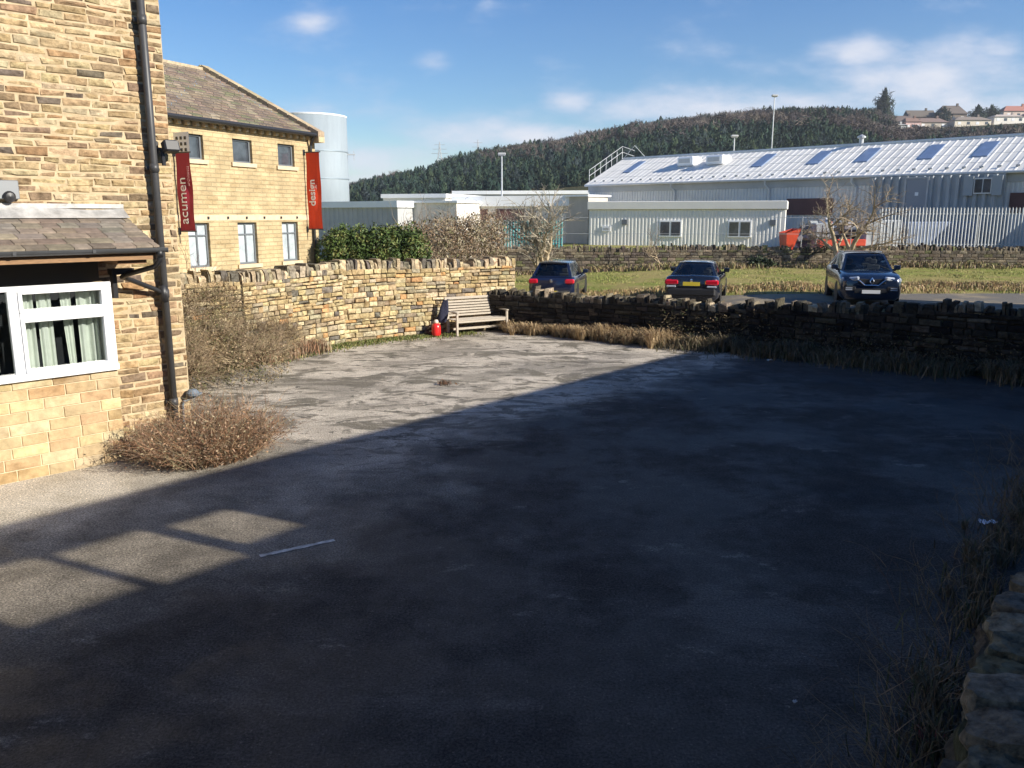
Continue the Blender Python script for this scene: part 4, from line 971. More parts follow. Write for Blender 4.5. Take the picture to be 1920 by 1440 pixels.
# grass and weeds along the walls
def along(path, s):
    for a, b in zip(path, path[1:]):
        L = (b-a).length
        if s <= L: t = (b-a)/L; return a+t*s, t
        s -= L
    return path[-1], (path[-1]-path[-2]).normalized()
def plen(path): return sum((b-a).length for a, b in zip(path, path[1:]))
def tussocks(name, label, spots, nb, h, pal, rng, wd=.006):
    mb = MB()
    for (x, yv, k) in spots:
        for _ in range(int(nb*k)):
            a = rng.uniform(0, 6.28); d = Vector((math.cos(a), math.sin(a), 0)); hh = h*k*rng.uniform(.45,1.15); out = hh*rng.uniform(.1,1.0)
            p = Vector((x, yv, 0))+d*rng.uniform(0,.09)*k; s_ = Vector((-d.y, d.x, 0))*wd*rng.uniform(.6,1.3); c = pick(pal, rng)
            m1 = p+d*out*.35+Vector((0,0,hh*.62)); m2 = p+d*out*.8+Vector((0,0,hh*.82)); t_ = p+d*out*1.25+Vector((0,0,hh*rng.uniform(.35,.85)))
            mb.raw([p-s_, p+s_, m1+s_, m1-s_, m2+s_*.7, m2-s_*.7, t_], [(0,1,2,3),(3,2,4,5),(5,4,6)], c)
    o = mb.build(name, LF); tag(o, label, 'grass', kind='stuff'); return o
def spots_along(path, n, s0, s1, o0, wid, rng, side=1, k0=.5, k1=1.2):
    r_ = []
    for _ in range(n):
        s = rng.uniform(s0, s1); p, t = along(path, s); nn = Vector((t.y,-t.x))*side; o_ = o0+abs(rng.gauss(0,wid)); r_.append((p.x+nn.x*o_, p.y+nn.y*o_, rng.uniform(k0,k1)))
    return r_
def verge(name, label, path, n, wid, h, pal, rng, s0=0, s1=None, side=1, cl=.0, wd=.008, lean=.6, z=0.0, off0=.24):
    mb = MB(); Lp = plen(path); s1 = s1 or Lp
    def fp():
        while True:
            s = rng.uniform(s0, s1)
            if cl and noise.noise(Vector((s*1.3, 5.1, cl))) < rng.uniform(-.5,.35): continue
            break
        p, t = along(path, s); nn = Vector((t.y, -t.x))*side
        o = off0+abs(rng.gauss(0, wid)); return Vector((p.x+nn.x*o, p.y+nn.y*o, z))
    blades(mb, n, fp, h, rng, pal, wd, lean); o = mb.build(name, LF); tag(o, label, 'grass', kind='stuff'); return o
PAL_GREEN = [((.12,.15,.035),5),((.17,.17,.06),3),((.24,.20,.08),2),((.07,.09,.03),2)]
verge('grass', 'low mossy green grass edging the foot of the tall wall', TALL, 9000, .28, .07, PAL_GREEN, rv, s0=3.0, s1=12.3, wd=.012)
verge('dry_grass', 'rusty dead growth at the foot of the tall wall behind the climber', TALL, 5200, .25, .34, PAL_RUST, rv, s0=2.5, s1=7.2, cl=1.0, wd=.008)
tussocks('dry_grass', 'tan tufts of dead grass at the foot of the shade-darkened wall', spots_along(FRONT, 75, .5, 6.6, .3, .22, rv, k0=.35, k1=1.1)+spots_along(FRONT, 30, 2.6, 5.6, .3, .35, rv, k0=.8, k1=1.35), 150, .40, PAL_STRAW, rv)
tussocks('dead_weeds', 'brown dead grass clumps sprawling along the shaded wall foot', spots_along(FRONT, 90, 6.0, 15.5, .28, .3, rv), 110, .42, PAL_WEED, rv)
tussocks('dead_weeds', 'dark dead grass clumps at the foot of the near right wall', spots_along(WP, 42, 1.0, 12, .30, .16, rv, side=-1, k0=.3, k1=.8), 110, .38, PAL_WEED, rv, .004)
verge('weeds', 'dark brown weeds at the shaded foot of the shade-darkened wall', FRONT, 9000, .40, .30, PAL_WEED, rv, s0=5.2, s1=15.0, cl=3.0, wd=.010, lean=.9)
# creeping brambles on the dark wall
bm_ = MB(); rb = random.Random(4)
for _ in range(380):
    s = rb.uniform(5, 14); p, t = along(FRONT, s); nn = Vector((t.y,-t.x)); z = rb.uniform(.05,.9)
    p3 = Vector((p.x+nn.x*.3, p.y+nn.y*.3, z)); twig(bm_, p3, Vector((nn.x*.5+rb.gauss(0,.6), nn.y*.5+rb.gauss(0,.6), rb.gauss(0,.6))), rb.uniform(.12,.35), .003, rb, pick(PAL_WEED, rb), 4, .5, 1)
for _ in range(3500):
    s = rb.uniform(5, 14.5); p, t = along(FRONT, s); nn = Vector((t.y,-t.x)); z = abs(rb.gauss(0,.35)); leafquad(bm_, Vector((p.x+nn.x*(.28+rb.random()*.2), p.y+nn.y*(.28+rb.random()*.2), z)), .04, rb, pick(PAL_WEED, rb))
o = bm_.build('bramble', TW); tag(o, 'sparse brambles creeping over the shaded face of the shade-darkened wall', 'bramble', kind='stuff')
def coord(u, v, z=0): p = G(u, v, z); return p
shrub('dead_shrub', 'straw-coloured dead weeds beside the right end of the bench', Vector((.15,24.0,0)), .4, .3, .55, 150, 900, PAL_RUST, rv, .03, r=.005)

# right-hand boundary wall, close to the camera, with weeds
rg = empty('dry_stone_wall', (RW[0].x, RW[0].y, 0), 'tumbled mossy dry stone wall in shade at the near right corner', 'stone wall')
rr = random.Random(17); q = MB(); P00 = Vector((RW[0].x, RW[0].y, 0))
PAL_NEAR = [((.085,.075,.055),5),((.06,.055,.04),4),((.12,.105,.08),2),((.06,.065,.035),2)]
def roughslab(mb, M_, sx_, sy_, sz_, rng, col, seg=6):
    vs = []; idx = {}
    N_ = seg; f = []
    ph = Vector((rng.uniform(0,99), rng.uniform(0,99), rng.uniform(0,99)))
    def put(i, j, k):
        key = (i, j, k)
        if key in idx: return idx[key]
        p = Vector((i/N_*2-1, j/N_*2-1, k/2*2-1)); r_ = 1
        e = max(abs(p.x), abs(p.y)); 
        sq = Vector((p.x*(1-.10*abs(p.y)**3-.08*abs(p.z)), p.y*(1-.10*abs(p.x)**3-.08*abs(p.z)), p.z*(1-.16*e**4)))
        d = noise.noise(sq*1.6+ph)*.16+noise.noise(sq*4+ph)*.06
        sq = Vector((sq.x*(1+d), sq.y*(1+d), sq.z+noise.noise(Vector((p.x,p.y,0))*2.4+ph)*.28))
        idx[key] = len(vs); vs.append(M_ @ Vector((sq.x*sx_, sq.y*sy_, sq.z*sz_))); return idx[key]
    for a in range(N_):
        for b in range(N_):
            f.append((put(a,b,2),put(a+1,b,2),put(a+1,b+1,2),put(a,b+1,2))); f.append((put(a,b,0),put(a,b+1,0),put(a+1,b+1,0),put(a+1,b,0)))
        for k in range(2):
            f.append((put(a,0,k),put(a+1,0,k),put(a+1,0,k+1),put(a,0,k+1))); f.append((put(a+1,N_,k),put(a,N_,k),put(a,N_,k+1),put(a+1,N_,k+1)))
            f.append((put(0,a+1,k),put(0,a,k),put(0,a,k+1),put(0,a+1,k+1))); f.append((put(N_,a,k),put(N_,a+1,k),put(N_,a+1,k+1),put(N_,a,k+1)))
    mb.raw(vs, f, col)
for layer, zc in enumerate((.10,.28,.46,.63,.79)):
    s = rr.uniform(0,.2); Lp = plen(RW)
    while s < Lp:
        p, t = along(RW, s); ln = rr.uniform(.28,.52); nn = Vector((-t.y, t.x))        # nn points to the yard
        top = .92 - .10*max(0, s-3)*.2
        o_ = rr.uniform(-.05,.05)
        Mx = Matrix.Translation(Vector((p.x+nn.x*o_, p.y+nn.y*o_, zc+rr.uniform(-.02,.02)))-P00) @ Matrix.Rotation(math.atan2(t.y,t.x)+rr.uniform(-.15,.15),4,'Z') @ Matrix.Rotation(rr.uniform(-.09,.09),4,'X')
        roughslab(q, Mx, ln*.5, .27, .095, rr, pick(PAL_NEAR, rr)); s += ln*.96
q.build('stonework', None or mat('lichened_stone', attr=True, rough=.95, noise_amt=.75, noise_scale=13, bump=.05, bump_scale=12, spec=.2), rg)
q = MB(); s = 0; Lp = plen(RW)
while s < Lp:
    p, t = along(RW, s); ln = rr.uniform(.20,.34)
    Mx = Matrix.Translation(Vector((p.x, p.y, .97+rr.uniform(-.04,.06)))-P00) @ Matrix.Rotation(math.atan2(t.y,t.x)+rr.uniform(-.5,.5),4,'Z') @ Matrix.Rotation(rr.uniform(-.25,.2),4,'X') @ Matrix.Rotation(rr.uniform(-.12,.12),4,'Y')
    roughslab(q, Mx, ln*.5, rr.uniform(.21,.28), rr.uniform(.06,.11), rr, pick([((.20,.17,.12),3),((.14,.12,.085),3),((.12,.115,.07),1)], rr), 8); s += ln*1.04
q.build('coping', bpy.data.materials['lichened_stone'], rg)
verge('weeds', 'dead dark weeds and stalks at the foot of the near right wall', WP, 1900, .22, .26, PAL_WEED, rv, s0=.0, s1=11, cl=4.0, side=-1, wd=.006, lean=.9, off0=.2)
sw = MB()
for _ in range(260):
    s = rb.uniform(0.2, 10.5); p, t = along(WP, s); nn = Vector((-t.y, t.x)); o_ = .25+abs(rb.gauss(0,.28))
    twig(sw, Vector((p.x+nn.x*o_, p.y+nn.y*o_, 0)), Vector((nn.x*.4+rb.gauss(0,.35), nn.y*.4+rb.gauss(0,.35), 1)), rb.uniform(.25,.8), .0035, rb, pick([((.25,.19,.12),3),((.14,.10,.07),3)], rb), 4, .45, 3)
o = sw.build('dead_stalks', TW); tag(o, 'tangle of thin dead stalks leaning out from the near right wall', 'stalks', kind='stuff')

# hedges
def hedge(name, label, us, vt, Y0, Y1, pal, n, size, rng, wid=1.0, stems=0, trunkpal=None):
    a = PD(us[0], vt[0], Y0); b = PD(us[1], vt[1], Y1); root = empty(name, (a.x,a.y,0), label, 'hedge')
    f_ = MB(); s_ = MB(); L = (Vector((b.x-a.x,b.y-a.y,0))).length; t = Vector((b.x-a.x,b.y-a.y,0)).normalized()
    ells = []; k = 0; m_ = int(L/.45)
    for i in range(m_+1):
        q_ = i/m_; zt = a.z+(b.z-a.z)*q_+rng.uniform(-.12,.1); c = t*L*q_; ells.append(((c.x, c.y+rng.uniform(-.1,.1), zt*.48), (.75, wid*.6, zt*.52)))
        ells.append(((c.x+rng.uniform(-.3,.3), c.y-.1, zt*.72), (.5, wid*.55, zt*.30)))
    leafcloud(f_, ells, n, size, pal, rng, .5)
    for _ in range(stems):
        e = rng.choice(ells); d = Vector((rng.gauss(0,.5), rng.gauss(0,.5), 1)); p = Vector((e[0][0]+rng.uniform(-.5,.5), e[0][1]+rng.uniform(-.4,.4), e[0][2]*rng.uniform(.1,1.3)))
        twig(s_, p, d, rng.uniform(.5,1.2), .012, rng, pick(trunkpal or pal, rng), 3, .5, 2)
    f_.build('foliage', LF, root)
    if stems: s_.build('twigs', TW, root)
hedge('laurel_hedge', 'dense glossy green laurel hedge right of the stone office', (624,772), (426,422), 31.5, 32, [((.075,.12,.03),5),((.045,.075,.02),5),((.12,.16,.045),2),((.17,.17,.055),1)], 38000, .072, rv)
hedge('beech_hedge', 'bare brown hedge between the green laurel and the two-stemmed tree', (765,925), (416,402), 33, 39, [((.26,.18,.11),5),((.18,.13,.085),4),((.32,.26,.17),3),((.17,.17,.07),1)], 15000, .075, rv, stems=1300, trunkpal=[((.34,.28,.20),2),((.22,.17,.12),3)])

# bare trees
def bare_tree(name, label, base, h, spread, r0, rng, col, depth=5, forks=1, dens=1.0, droop=.0):
    root = empty(name, base, label, 'tree'); tk = MB(); cr_ = MB(); cnt = [0]
    def grow(p, d, L, r, lv):
        cnt[0] += 1
        seg = 3 if lv < 3 else 2; pts = [p]; dd = d.copy()
        for k in range(seg):
            dd = (dd+Vector((rng.gauss(0,.16),rng.gauss(0,.16),rng.gauss(0,.12)+(.05 if lv < 3 else -droop)))).normalized(); pts.append(pts[-1]+dd*L/seg)
        mb = tk if lv < 2 else cr_
        mb.tube(pts, [r*(1-.45*i/seg) for i in range(seg+1)], 6 if lv < 2 else 3, col if lv < 2 else pick([(col,3),(tuple(c*.7 for c in col),2),(tuple(min(1,c*1.25) for c in col),2)], rng), cap=False)
        if lv >= depth: return
        n = rng.choice((2,3,3)) if lv < 2 else rng.choice((2,3,4))
        for _ in range(int(n*dens+.5)):
            k = rng.randint(1, seg); a = rng.uniform(0, 6.28); o_ = dd.orthogonal().normalized(); o_.rotate(Matrix.Rotation(a, 3, dd))
            nd = (dd*.62+o_*rng.uniform(.55,1.0)*spread+Vector((0,0,.28))).normalized(); nd.z = max(nd.z, -.02); nd.normalize()
            grow(pts[k], nd, L*rng.uniform(.62,.82), r*.55, lv+1)
        grow(pts[-1], dd, L*.75, r*.6, lv+1)
    for k in range(forks):
        d = Vector((rng.gauss(0,.1)+(k-.5*(forks-1))*.28, 0, 1)).normalized(); grow(Vector(((k-.5*(forks-1))*r0*1.5,0,-.1)), d, h*.34, r0, 0)
    tk.build('trunk', BARK, root); cr_.build('crown', TW, root)
rt_ = random.Random(8)
p = PD(1012, 480, 41); bare_tree('bare_tree', 'bare grey-twigged tree with a pale double trunk behind the hatchback', Vector((p.x,41,0)), 4.6, 1.15, .17, rt_, (.34,.30,.23), 5, 2)
p = PD(1584, 460, 45.6); bare_tree('bare_tree', 'big spreading bare tree leaning behind the black crossover car', Vector((p.x,45.6,.4)), 4.9, 1.6, .20, rt_, (.34,.27,.19), 6, 2, .78)
p = PD(1243, 470, 45.8); bare_tree('bare_tree', 'thin young bare tree in front of the white cabin windows', Vector((p.x,45.8,.3)), 2.6, .9, .05, rt_, (.32,.25,.17), 4, 1, .9)
p = PD(372, 430, 24.2); bare_tree('bare_tree', 'slender bare sapling rising beside the maroon banner', Vector((p.x,24.2,0)), 3.0, .8, .03, rt_, (.22,.14,.10), 4, 1, .8)

# far dry stone wall and the rough bank in front of it
FW = [Vector((-1.5,47.0)), Vector((6,47.1)), Vector((14,47.0)), Vector((22,46.8)), Vector((31,46.2)), Vector((38,45.6))]
PAL_FAR = [((.17,.14,.10),5),((.12,.10,.08),4),((.24,.20,.14),3),((.14,.14,.07),2)]
wall_along(FW, lambda s: 1.36+.05*math.sin(s*.6), PAL_FAR, 'dry_stone_wall', 'low dark far dry stone wall beyond the grass field, in front of the cabin', random.Random(9), row=(.12,.2), ln=(.25,.6), cope=(.14,.3), back=False)
def bankgrass(name, label, n, x0, x1, y0, y1, h, pal, rng, cl, wd=.02, leaf=0):
    mb = MB(); k = 0
    while k < n:
        x = rng.uniform(x0, x1); yv = y1-abs(rng.gauss(0, (y1-y0)*.45))
        if yv < y0: continue
        g = noise.noise(Vector((x*.5, yv*.5, cl)))
        if g < rng.uniform(-.45,.3): k += .2; continue
        p = Vector((x, yv, tz(x, yv)-.02)); blades(mb, 3, lambda: p+Vector((rng.gauss(0,.12),rng.gauss(0,.12),0)), h*(1+g), rng, pal, wd, .7); k += 1
        if leaf and rng.random() < leaf: leafquad(mb, p+Vector((0,0,rng.uniform(0,h))), .08, rng, pick(pal, rng))
    o = mb.build(name, LF); tag(o, label, 'grass', kind='stuff')
bankgrass('bramble_bank', 'brown brambles and dead grass along the foot of the far wall', 5200, -1, 34, 44.3, 46.7, .30, [((.24,.17,.10),5),((.30,.25,.11),4),((.16,.12,.08),3),((.20,.20,.07),2)], rv, 1.0, .03, .6)
bankgrass('dry_grass', 'tan dead grass verge between the lane and the field', 4200, 1, 24, 30.2, 34.0, .20, [((.40,.28,.14),4),((.30,.20,.11),4),((.26,.24,.09),3)], rv, 2.0, .016, .3)
bankgrass('field_grass', 'yellow-green rough grass of the field', 9000, -2, 34, 31.5, 45.2, .07, [((.27,.30,.075),5),((.36,.32,.12),4),((.22,.23,.065),2)], rv, 3.0, .014)
shrub('holly_bush', 'small dark evergreen bush against the far wall', PD(1427,480,45.5)*1 - Vector((0,0,PD(1427,480,45.5).z-.4)), .5, .4, .75, 90, 1500, [((.03,.045,.02),4),((.05,.07,.03),2)], rv, .10, r=.012)

# woodland on the hill: one mass
import array
import numpy as np
def conifer(rng):
    vs = []; fs = []
    for k in range(74):
        t = rng.random()**.8; r_ = .34*(1-t)**.75*rng.uniform(.55,1.0)+.01; a = rng.uniform(0,6.28); p = Vector((math.cos(a)*r_, math.sin(a)*r_, .06+t*.9))
        o_ = Vector((math.cos(a), math.sin(a), -.55)).normalized(); sd = Vector((-math.sin(a), math.cos(a), rng.uniform(-.3,.3)))
        e = rng.uniform(.07,.13)*(1.15-.6*t); i = len(vs)
        vs += [tuple(p-sd*e*.7-Vector((0,0,e*.3))), tuple(p+sd*e*.7-Vector((0,0,e*.3))), tuple(p+o_*e*.2+Vector((0,0,e*1.5)))]; fs.append((i,i+1,i+2))
    return np.array(vs)
def broad(rng):
    vs = []
    for k in range(90):
        d = Vector((rng.gauss(0,1), rng.gauss(0,1), rng.gauss(0,1))).normalized()*rng.uniform(.45,1)
        p = Vector((d.x*.36, d.y*.36, .58+d.z*.38)); e = (d*.7+Vector((rng.gauss(0,.6), rng.gauss(0,.6), rng.gauss(0,.7)))).normalized()*.12; f = e.orthogonal().normalized()*.028
        vs += [tuple(p-e), tuple(p+f), tuple(p+e)]
    return np.array(vs)
def tmesh(name, mat_, items):                        # many small triangles as one mesh
    V = np.concatenate([v for v, c in items]); n = len(V)//3
    me = bpy.data.meshes.new(name); me.vertices.add(len(V)); me.vertices.foreach_set('co', V.astype(np.float32).ravel())
    me.loops.add(n*3); me.loops.foreach_set('vertex_index', np.arange(n*3, dtype=np.int32)); me.polygons.add(n); me.polygons.foreach_set('loop_start', np.arange(0, n*3, 3, dtype=np.int32))
    a = me.color_attributes.new('Col', 'FLOAT_COLOR', 'CORNER')
    col = np.concatenate([np.tile(np.array([c[0],c[1],c[2],1.0]), (len(v),1)) for v, c in items]); a.data.foreach_set('color', col.astype(np.float32).ravel())
    me.materials.append(mat_); me.update(calc_edges=True); o = bpy.data.objects.new(name, me); C.objects.link(o); return o
rwd = random.Random(77)
CT = [conifer(rwd) for _ in range(8)]; BT = [broad(rwd) for _ in range(8)]
wood = []; bwood = []
TOP = [(540,372),(650,345),(720,331),(800,316),(840,299),(900,287),(980,275),(1050,268),(1110,254),(1180,241),(1300,227),(1400,217),(1480,213),(1560,214),(1650,216),(1662,243),(1800,246),(1920,240),(2300,230)]
def topv(u):
    for (a, va), (b, vb) in zip(TOP, TOP[1:]):
        if a <= u <= b: return va+(vb-va)*(u-a)/(b-a)
    return 380
def hill_xy(u, Y): d = ray(u, 403); return d.x/d.y*Y
def place(T, x, Y, z, wd, h_, a):
    ca, sa = math.cos(a)*wd, math.sin(a)*wd
    return np.stack([x+T[:,0]*ca-T[:,1]*sa, Y+T[:,0]*sa+T[:,1]*ca, z+T[:,2]*h_], 1)
for _ in range(22000):
    Y = 185+rwd.random()**.85*(YR+10-185); u = rwd.uniform(545, 2150)
    x = hill_xy(u, Y); z = hz(u, Y)-.6
    cl_ = noise.noise(Vector((x*.05, Y*.05, 9.1))); h_ = (rwd.uniform(4.5, 8.0)+3.5*max(0, cl_)+(3 if rwd.random() < .05 else 0))*(Y/430)**.6; tv = 403-(z+h_-H)/Y*1553
    if tv < topv(u)+rwd.gauss(1, 3): continue
    if u > 1655 and Y > 398: continue
    g = noise.noise(Vector((x*.018, Y*.022, 3.3)))+.25*noise.noise(Vector((x*.07, Y*.07, 1))); top = tv < topv(u)+15
    bare = g > .27 or (top and 905 < u < 1190 and rwd.random() < .55) or (top and 1190 <= u < 1420 and rwd.random() < .7) or (u > 1655 and rwd.random() < .22) or (u > 1480 and top and rwd.random() < .4)
    T, mb = (rwd.choice(BT), bwood) if bare else (rwd.choice(CT), wood)
    wd = h_*rwd.uniform(.75,1.35)*(1 if not bare else 1.15)
    if not bare and rwd.random() < .3: T = rwd.choice(BT)
    if bare: c = pick([((.115,.095,.085),4),((.085,.072,.070),3),((.145,.125,.10),2)], rwd)
    else: c = pick([((.042,.070,.050),5),((.030,.052,.044),4),((.062,.088,.052),3),((.050,.068,.068),2.5)], rwd)
    mb.append((place(T, x, Y, z, wd, h_, rwd.uniform(0,6.28)), c))
WM_ = mat('woodland', attr=True, rough=1, spec=.1)
o = tmesh('woodland', WM_, wood); tag(o, 'dark green conifer plantation covering the far hillside', 'woodland', kind='stuff')
o = tmesh('bare_woodland', WM_, bwood); tag(o, 'purplish brown leafless trees mixed through the wood and along its skyline', 'woodland', kind='stuff')
def hill_tree(u, Y, h_, wd, kindt, label, col):
    x = hill_xy(u, Y); z = hz(u, Y); T = []
    for k in range(9 if kindt else 4): T.append((place(rwd.choice(CT+BT if kindt else BT), 0, 0, 0, wd*1.1, h_*rwd.uniform(.8,1), rwd.uniform(0,6.28)), pick([(col,1)], rwd)))
    root = empty('conifer_tree' if kindt else 'bare_tree', (x,Y,z-.5), label, 'tree')
    o = tmesh('crown', WM_, T); o.parent = root; q = MB(); q.tube([(0,0,-1),(0,0,h_*.6)], [.35,.1], 6, col=(.12,.09,.07)); q.build('trunk', TW, root)
hill_tree(1640, 405, 17, 13, True, 'tallest rounded conifer on the skyline, left of the hilltop houses', (.035,.045,.035))
hill_tree(1751, 425, 12, 10, True, 'dark conifer between the brown-roofed houses and the big dark roof', (.03,.045,.035))
hill_tree(1813, 425, 12, 13, True, 'wide dark conifer right of the big dark roof on the hill', (.03,.045,.03))
hill_tree(1838, 425, 12, 10, True, 'dark conifer just left of the red-roofed house on the hill', (.035,.05,.03))
hill_tree(1785, 440, 10, 10, False, 'leafless tree behind the big dark hilltop roof', (.16,.12,.10))
# hilltop houses
def hhouse(u, Y, wd, wh, rh_, label, wallc, roofc, ang=0.0, dz=0.0, wins=3, gab=False):
    x = hill_xy(u, Y); z = hz(u, Y)+dz; root = empty('hilltop_house', (x,Y,z), label, 'house', 'houses on the hilltop', rz=ang)
    q = MB(); q.box((-wd/2,0,-6),(wd/2,7,wh)); q.build('wall', mat('house_render', wallc, rough=.9, noise_amt=.1, noise_scale=.5), root)
    q = MB(); a, b = -wd/2-.4, wd/2+.4; i = 0 if gab else wd*.22
    q.raw([(a,-.5,wh),(b,-.5,wh),(b,7.5,wh),(a,7.5,wh),(a+i,3.5,wh+rh_),(b-i,3.5,wh+rh_)], [(0,1,5,4),(1,2,5),(2,3,4,5),(3,0,4),(3,2,1,0)]); q.box((wd*.2,3,wh+rh_*.5),(wd*.2+.9,3.8,wh+rh_+1)); q.build('roof', mat('house_roof', roofc, rough=.85), root)
    for fl_ in range(max(1, int(wh/2.7))):
        for k in range(wins):
            xx = -wd/2+wd*(k+.5)/wins; q = MB(); q.box((xx-.7,-.06,.9+fl_*2.6),(xx+.7,-.0,2.1+fl_*2.6)); q.build('window', M['darkpane'] if k % 2 else M['white'], root)
hhouse(1683, 412, 11, 5, 3, 'brown-roofed grey house at the left end of the hilltop row', (.30,.26,.24), (.13,.10,.09), dz=-1)
hhouse(1712, 428, 13, 5.5, 3.5, 'tallest brown gabled house at the left of the hilltop row', (.34,.24,.19), (.13,.11,.09), dz=1, gab=True)
hhouse(1697, 402, 7, 3.5, 2, 'small pale pink rendered house below the brown-roofed ones', (.62,.42,.38), (.22,.14,.11), dz=0)
hhouse(1672, 398, 7, 2.6, .8, 'low white garage at the left foot of the hilltop row', (.75,.73,.70), (.45,.44,.43), dz=-1)
hhouse(1733, 405, 14, 2.8, 2.2, 'brown-roofed bungalow in the middle of the hilltop row', (.50,.44,.36), (.20,.14,.12), dz=0)
hhouse(1769, 424, 13, 6, 4.2, 'large dark-roofed house between the hilltop conifers', (.20,.16,.13), (.13,.105,.09), dz=1)
hhouse(1806, 403, 17, 2.9, 1.8, 'long cream bungalow at the right of the hilltop row', (.70,.62,.50), (.22,.18,.15), dz=0, wins=4)
hhouse(1888, 428, 15, 5.8, 2.8, 'red-fronted house with a pink roof on the hilltop', (.62,.50,.42), (.36,.16,.12), dz=1.5, wins=3)
hhouse(1872, 404, 14, 2.8, 1.3, 'long white terrace below the red-fronted house', (.78,.74,.66), (.45,.38,.33), dz=1, wins=4)
hhouse(1925, 404, 13, 2.8, 1.5, 'white bungalow cut by the right edge of the picture', (.75,.73,.68), (.30,.20,.16), dz=1, wins=3)

# ------------------------------------------------------------------ bench and things by it
M['benchwood'] = mat('weathered_bench_wood', (.44,.385,.31), rough=.85, noise_amt=.25, noise_scale=6, bump=.003, stretch=(2,14,14))
BA = math.atan2(.52,.85)
bench = empty('wooden_bench', (-.98,23.42,0), 'weathered slatted wooden bench against the tall wall', 'bench', rz=BA)
W2 = .83
q = MB()
for k in range(5): q.box((-W2, -.30+k*.105, .42+.0*k), (W2, -.30+k*.105+.085, .445), bev=.006)
q.box((-W2,-.285,.36),(W2,-.255,.418)); q.build('seat', M['benchwood'], bench)
q = MB()
for k in range(6):
    z = .50+k*.075; yy = .25+.12*(z-.45)/.5
    q.box((-W2+.0, yy, z), (W2-.0, yy+.022, z+.052))
q.box((-W2-.03,.355,.955),(W2+.03,.40,1.03), bev=.01); q.build('backrest', M['benchwood'], bench)
for sx_ in (-1, 1):
    x0 = sx_*W2-.03*sx_
    q = MB(); q.box((x0-.03,-.31,0),(x0+.03,-.25,.63), bev=.005); q.build('leg', M['benchwood'], bench)
    q = MB(); q.raw([(x0-.032,.24,0),(x0+.032,.24,0),(x0+.032,.30,0),(x0-.032,.30,0),(x0-.032,.245,.45),(x0+.032,.245,.45),(x0+.032,.305,.45),(x0-.032,.305,.45),(x0-.032,.365,1.0),(x0+.032,.365,1.0),(x0+.032,.41,1.0),(x0-.032,.41,1.0)],
          [(3,2,1,0),(0,1,5,4),(1,2,6,5),(2,3,7,6),(3,0,4,7),(4,5,9,8),(5,6,10,9),(6,7,11,10),(7,4,8,11),(8,9,10,11)]); q.build('leg', M['benchwood'], bench)
    q = MB(); q.box((x0-.04,-.34,.631),(x0+.04,.29,.665), bev=.008); q.build('armrest', M['benchwood'], bench)
q = MB(); q.box((-W2+.05,-.03,.14),(W2-.05,.02,.20)); q.build('stretcher', M['benchwood'], bench)
# red container with pale top
red = empty('gas_canister', (-2.10,22.78,0), 'bright red rounded canister with a pale neck at the left end of the bench', 'canister')
q = MB(); q.lathe([(.0,0),(.10,.005),(.125,.04),(.13,.12),(.13,.24),(.115,.32),(.07,.36),(.0,.37)], n=20); q.build('body', mat('red_enamel', (.68,.02,.02), rough=.3, coat=.3), red, smooth=True)
q = MB(); q.lathe([(.0,.36),(.06,.365),(.07,.40),(.05,.46),(.0,.47)], n=14); q.build('neck', mat('pale_plastic', (.7,.6,.48), rough=.6), red, smooth=True)
q = MB()
def bagf(a, b):
    t_ = 2*math.pi*a; r_ = .13*(1-.55*b**2)*(1+.18*math.sin(3*t_+b*4)); return Vector((-1.98+r_*math.cos(t_)*1.1+.14*b, 23.02+r_*.6*math.sin(t_), .38+.60*b+.03*math.sin(5*t_)*(1-b)))
q.grid(bagf, 24, 10); q.face([bagf(a/24, 1) for a in range(24)]); q.face([bagf(a/24, 0) for a in range(23,-1,-1)])
q.tube([(-1.86,23.02,.9),(-1.80,23.04,1.0),(-1.72,23.08,.98)], .012, 6)
o = q.build('bag', mat('navy_cloth', (.015,.017,.04), rough=.85, bump=.02, bump_scale=8), smooth=True); tag(o, 'navy cloth bag slumped on the left armrest of the bench', 'bag')
q = MB(); rr = random.Random(12)
for _ in range(240): leafquad(q, Vector((-2.32+rr.gauss(0,.07),22.95+rr.gauss(0,.06),abs(rr.gauss(0,.13)))), .06, rr, pick([((.16,.09,.06),3),((.09,.06,.05),2)], rr))
o = q.build('dead_plant', LF); tag(o, 'small dark brown dead plant behind the red canister', 'plant')
def litter(name, label, u, v, size, col, seed, cat='litter', h=.04):
    p = G(u, v, 0); r_ = random.Random(seed); mb = MB(); off_ = r_.uniform(0,50)
    mb.grid(lambda a, b: Vector((p.x+(a-.5)*size[0]*(1-.3*abs(b-.5)), p.y+(b-.5)*size[1]*(1+.4*noise.noise(Vector((a*3,off_,0)))), .012+h*(.5+noise.noise(Vector((a*4,b*4,off_)))))), 8, 6)
    o = mb.build(name, mat(name+'_paper', col, rough=.7), smooth=True); tag(o, label, cat)
litter('paper_litter', 'crumpled white scrap of paper on the shaded tarmac near the right wall', 1851, 983, (.19,.10), (.85,.85,.88), 1)
litter('paper_litter', 'tiny pale scrap on the dark tarmac in the lower right', 1490, 1320, (.03,.03), (.5,.5,.48), 2, h=.02)
litter('crisp_packet', 'crumpled dull red wrapper among the weeds at the foot of the near right wall', 1745, 1388, (.19,.12), (.38,.06,.07), 3, h=.07)
litter('paper_litter', 'small pale scrap at the shaded foot of the shade-darkened wall', 1443, 677, (.14,.06), (.6,.58,.5), 4, h=.03)
p = G(835, 720); q = MB(); rr = random.Random(3)
for _ in range(90): leafquad(q, Vector((p.x+rr.gauss(0,.07), p.y+rr.gauss(0,.07), abs(rr.gauss(0,.03))+.004)), .05, rr, pick([((.17,.10,.06),3),((.10,.07,.05),2)], rr))
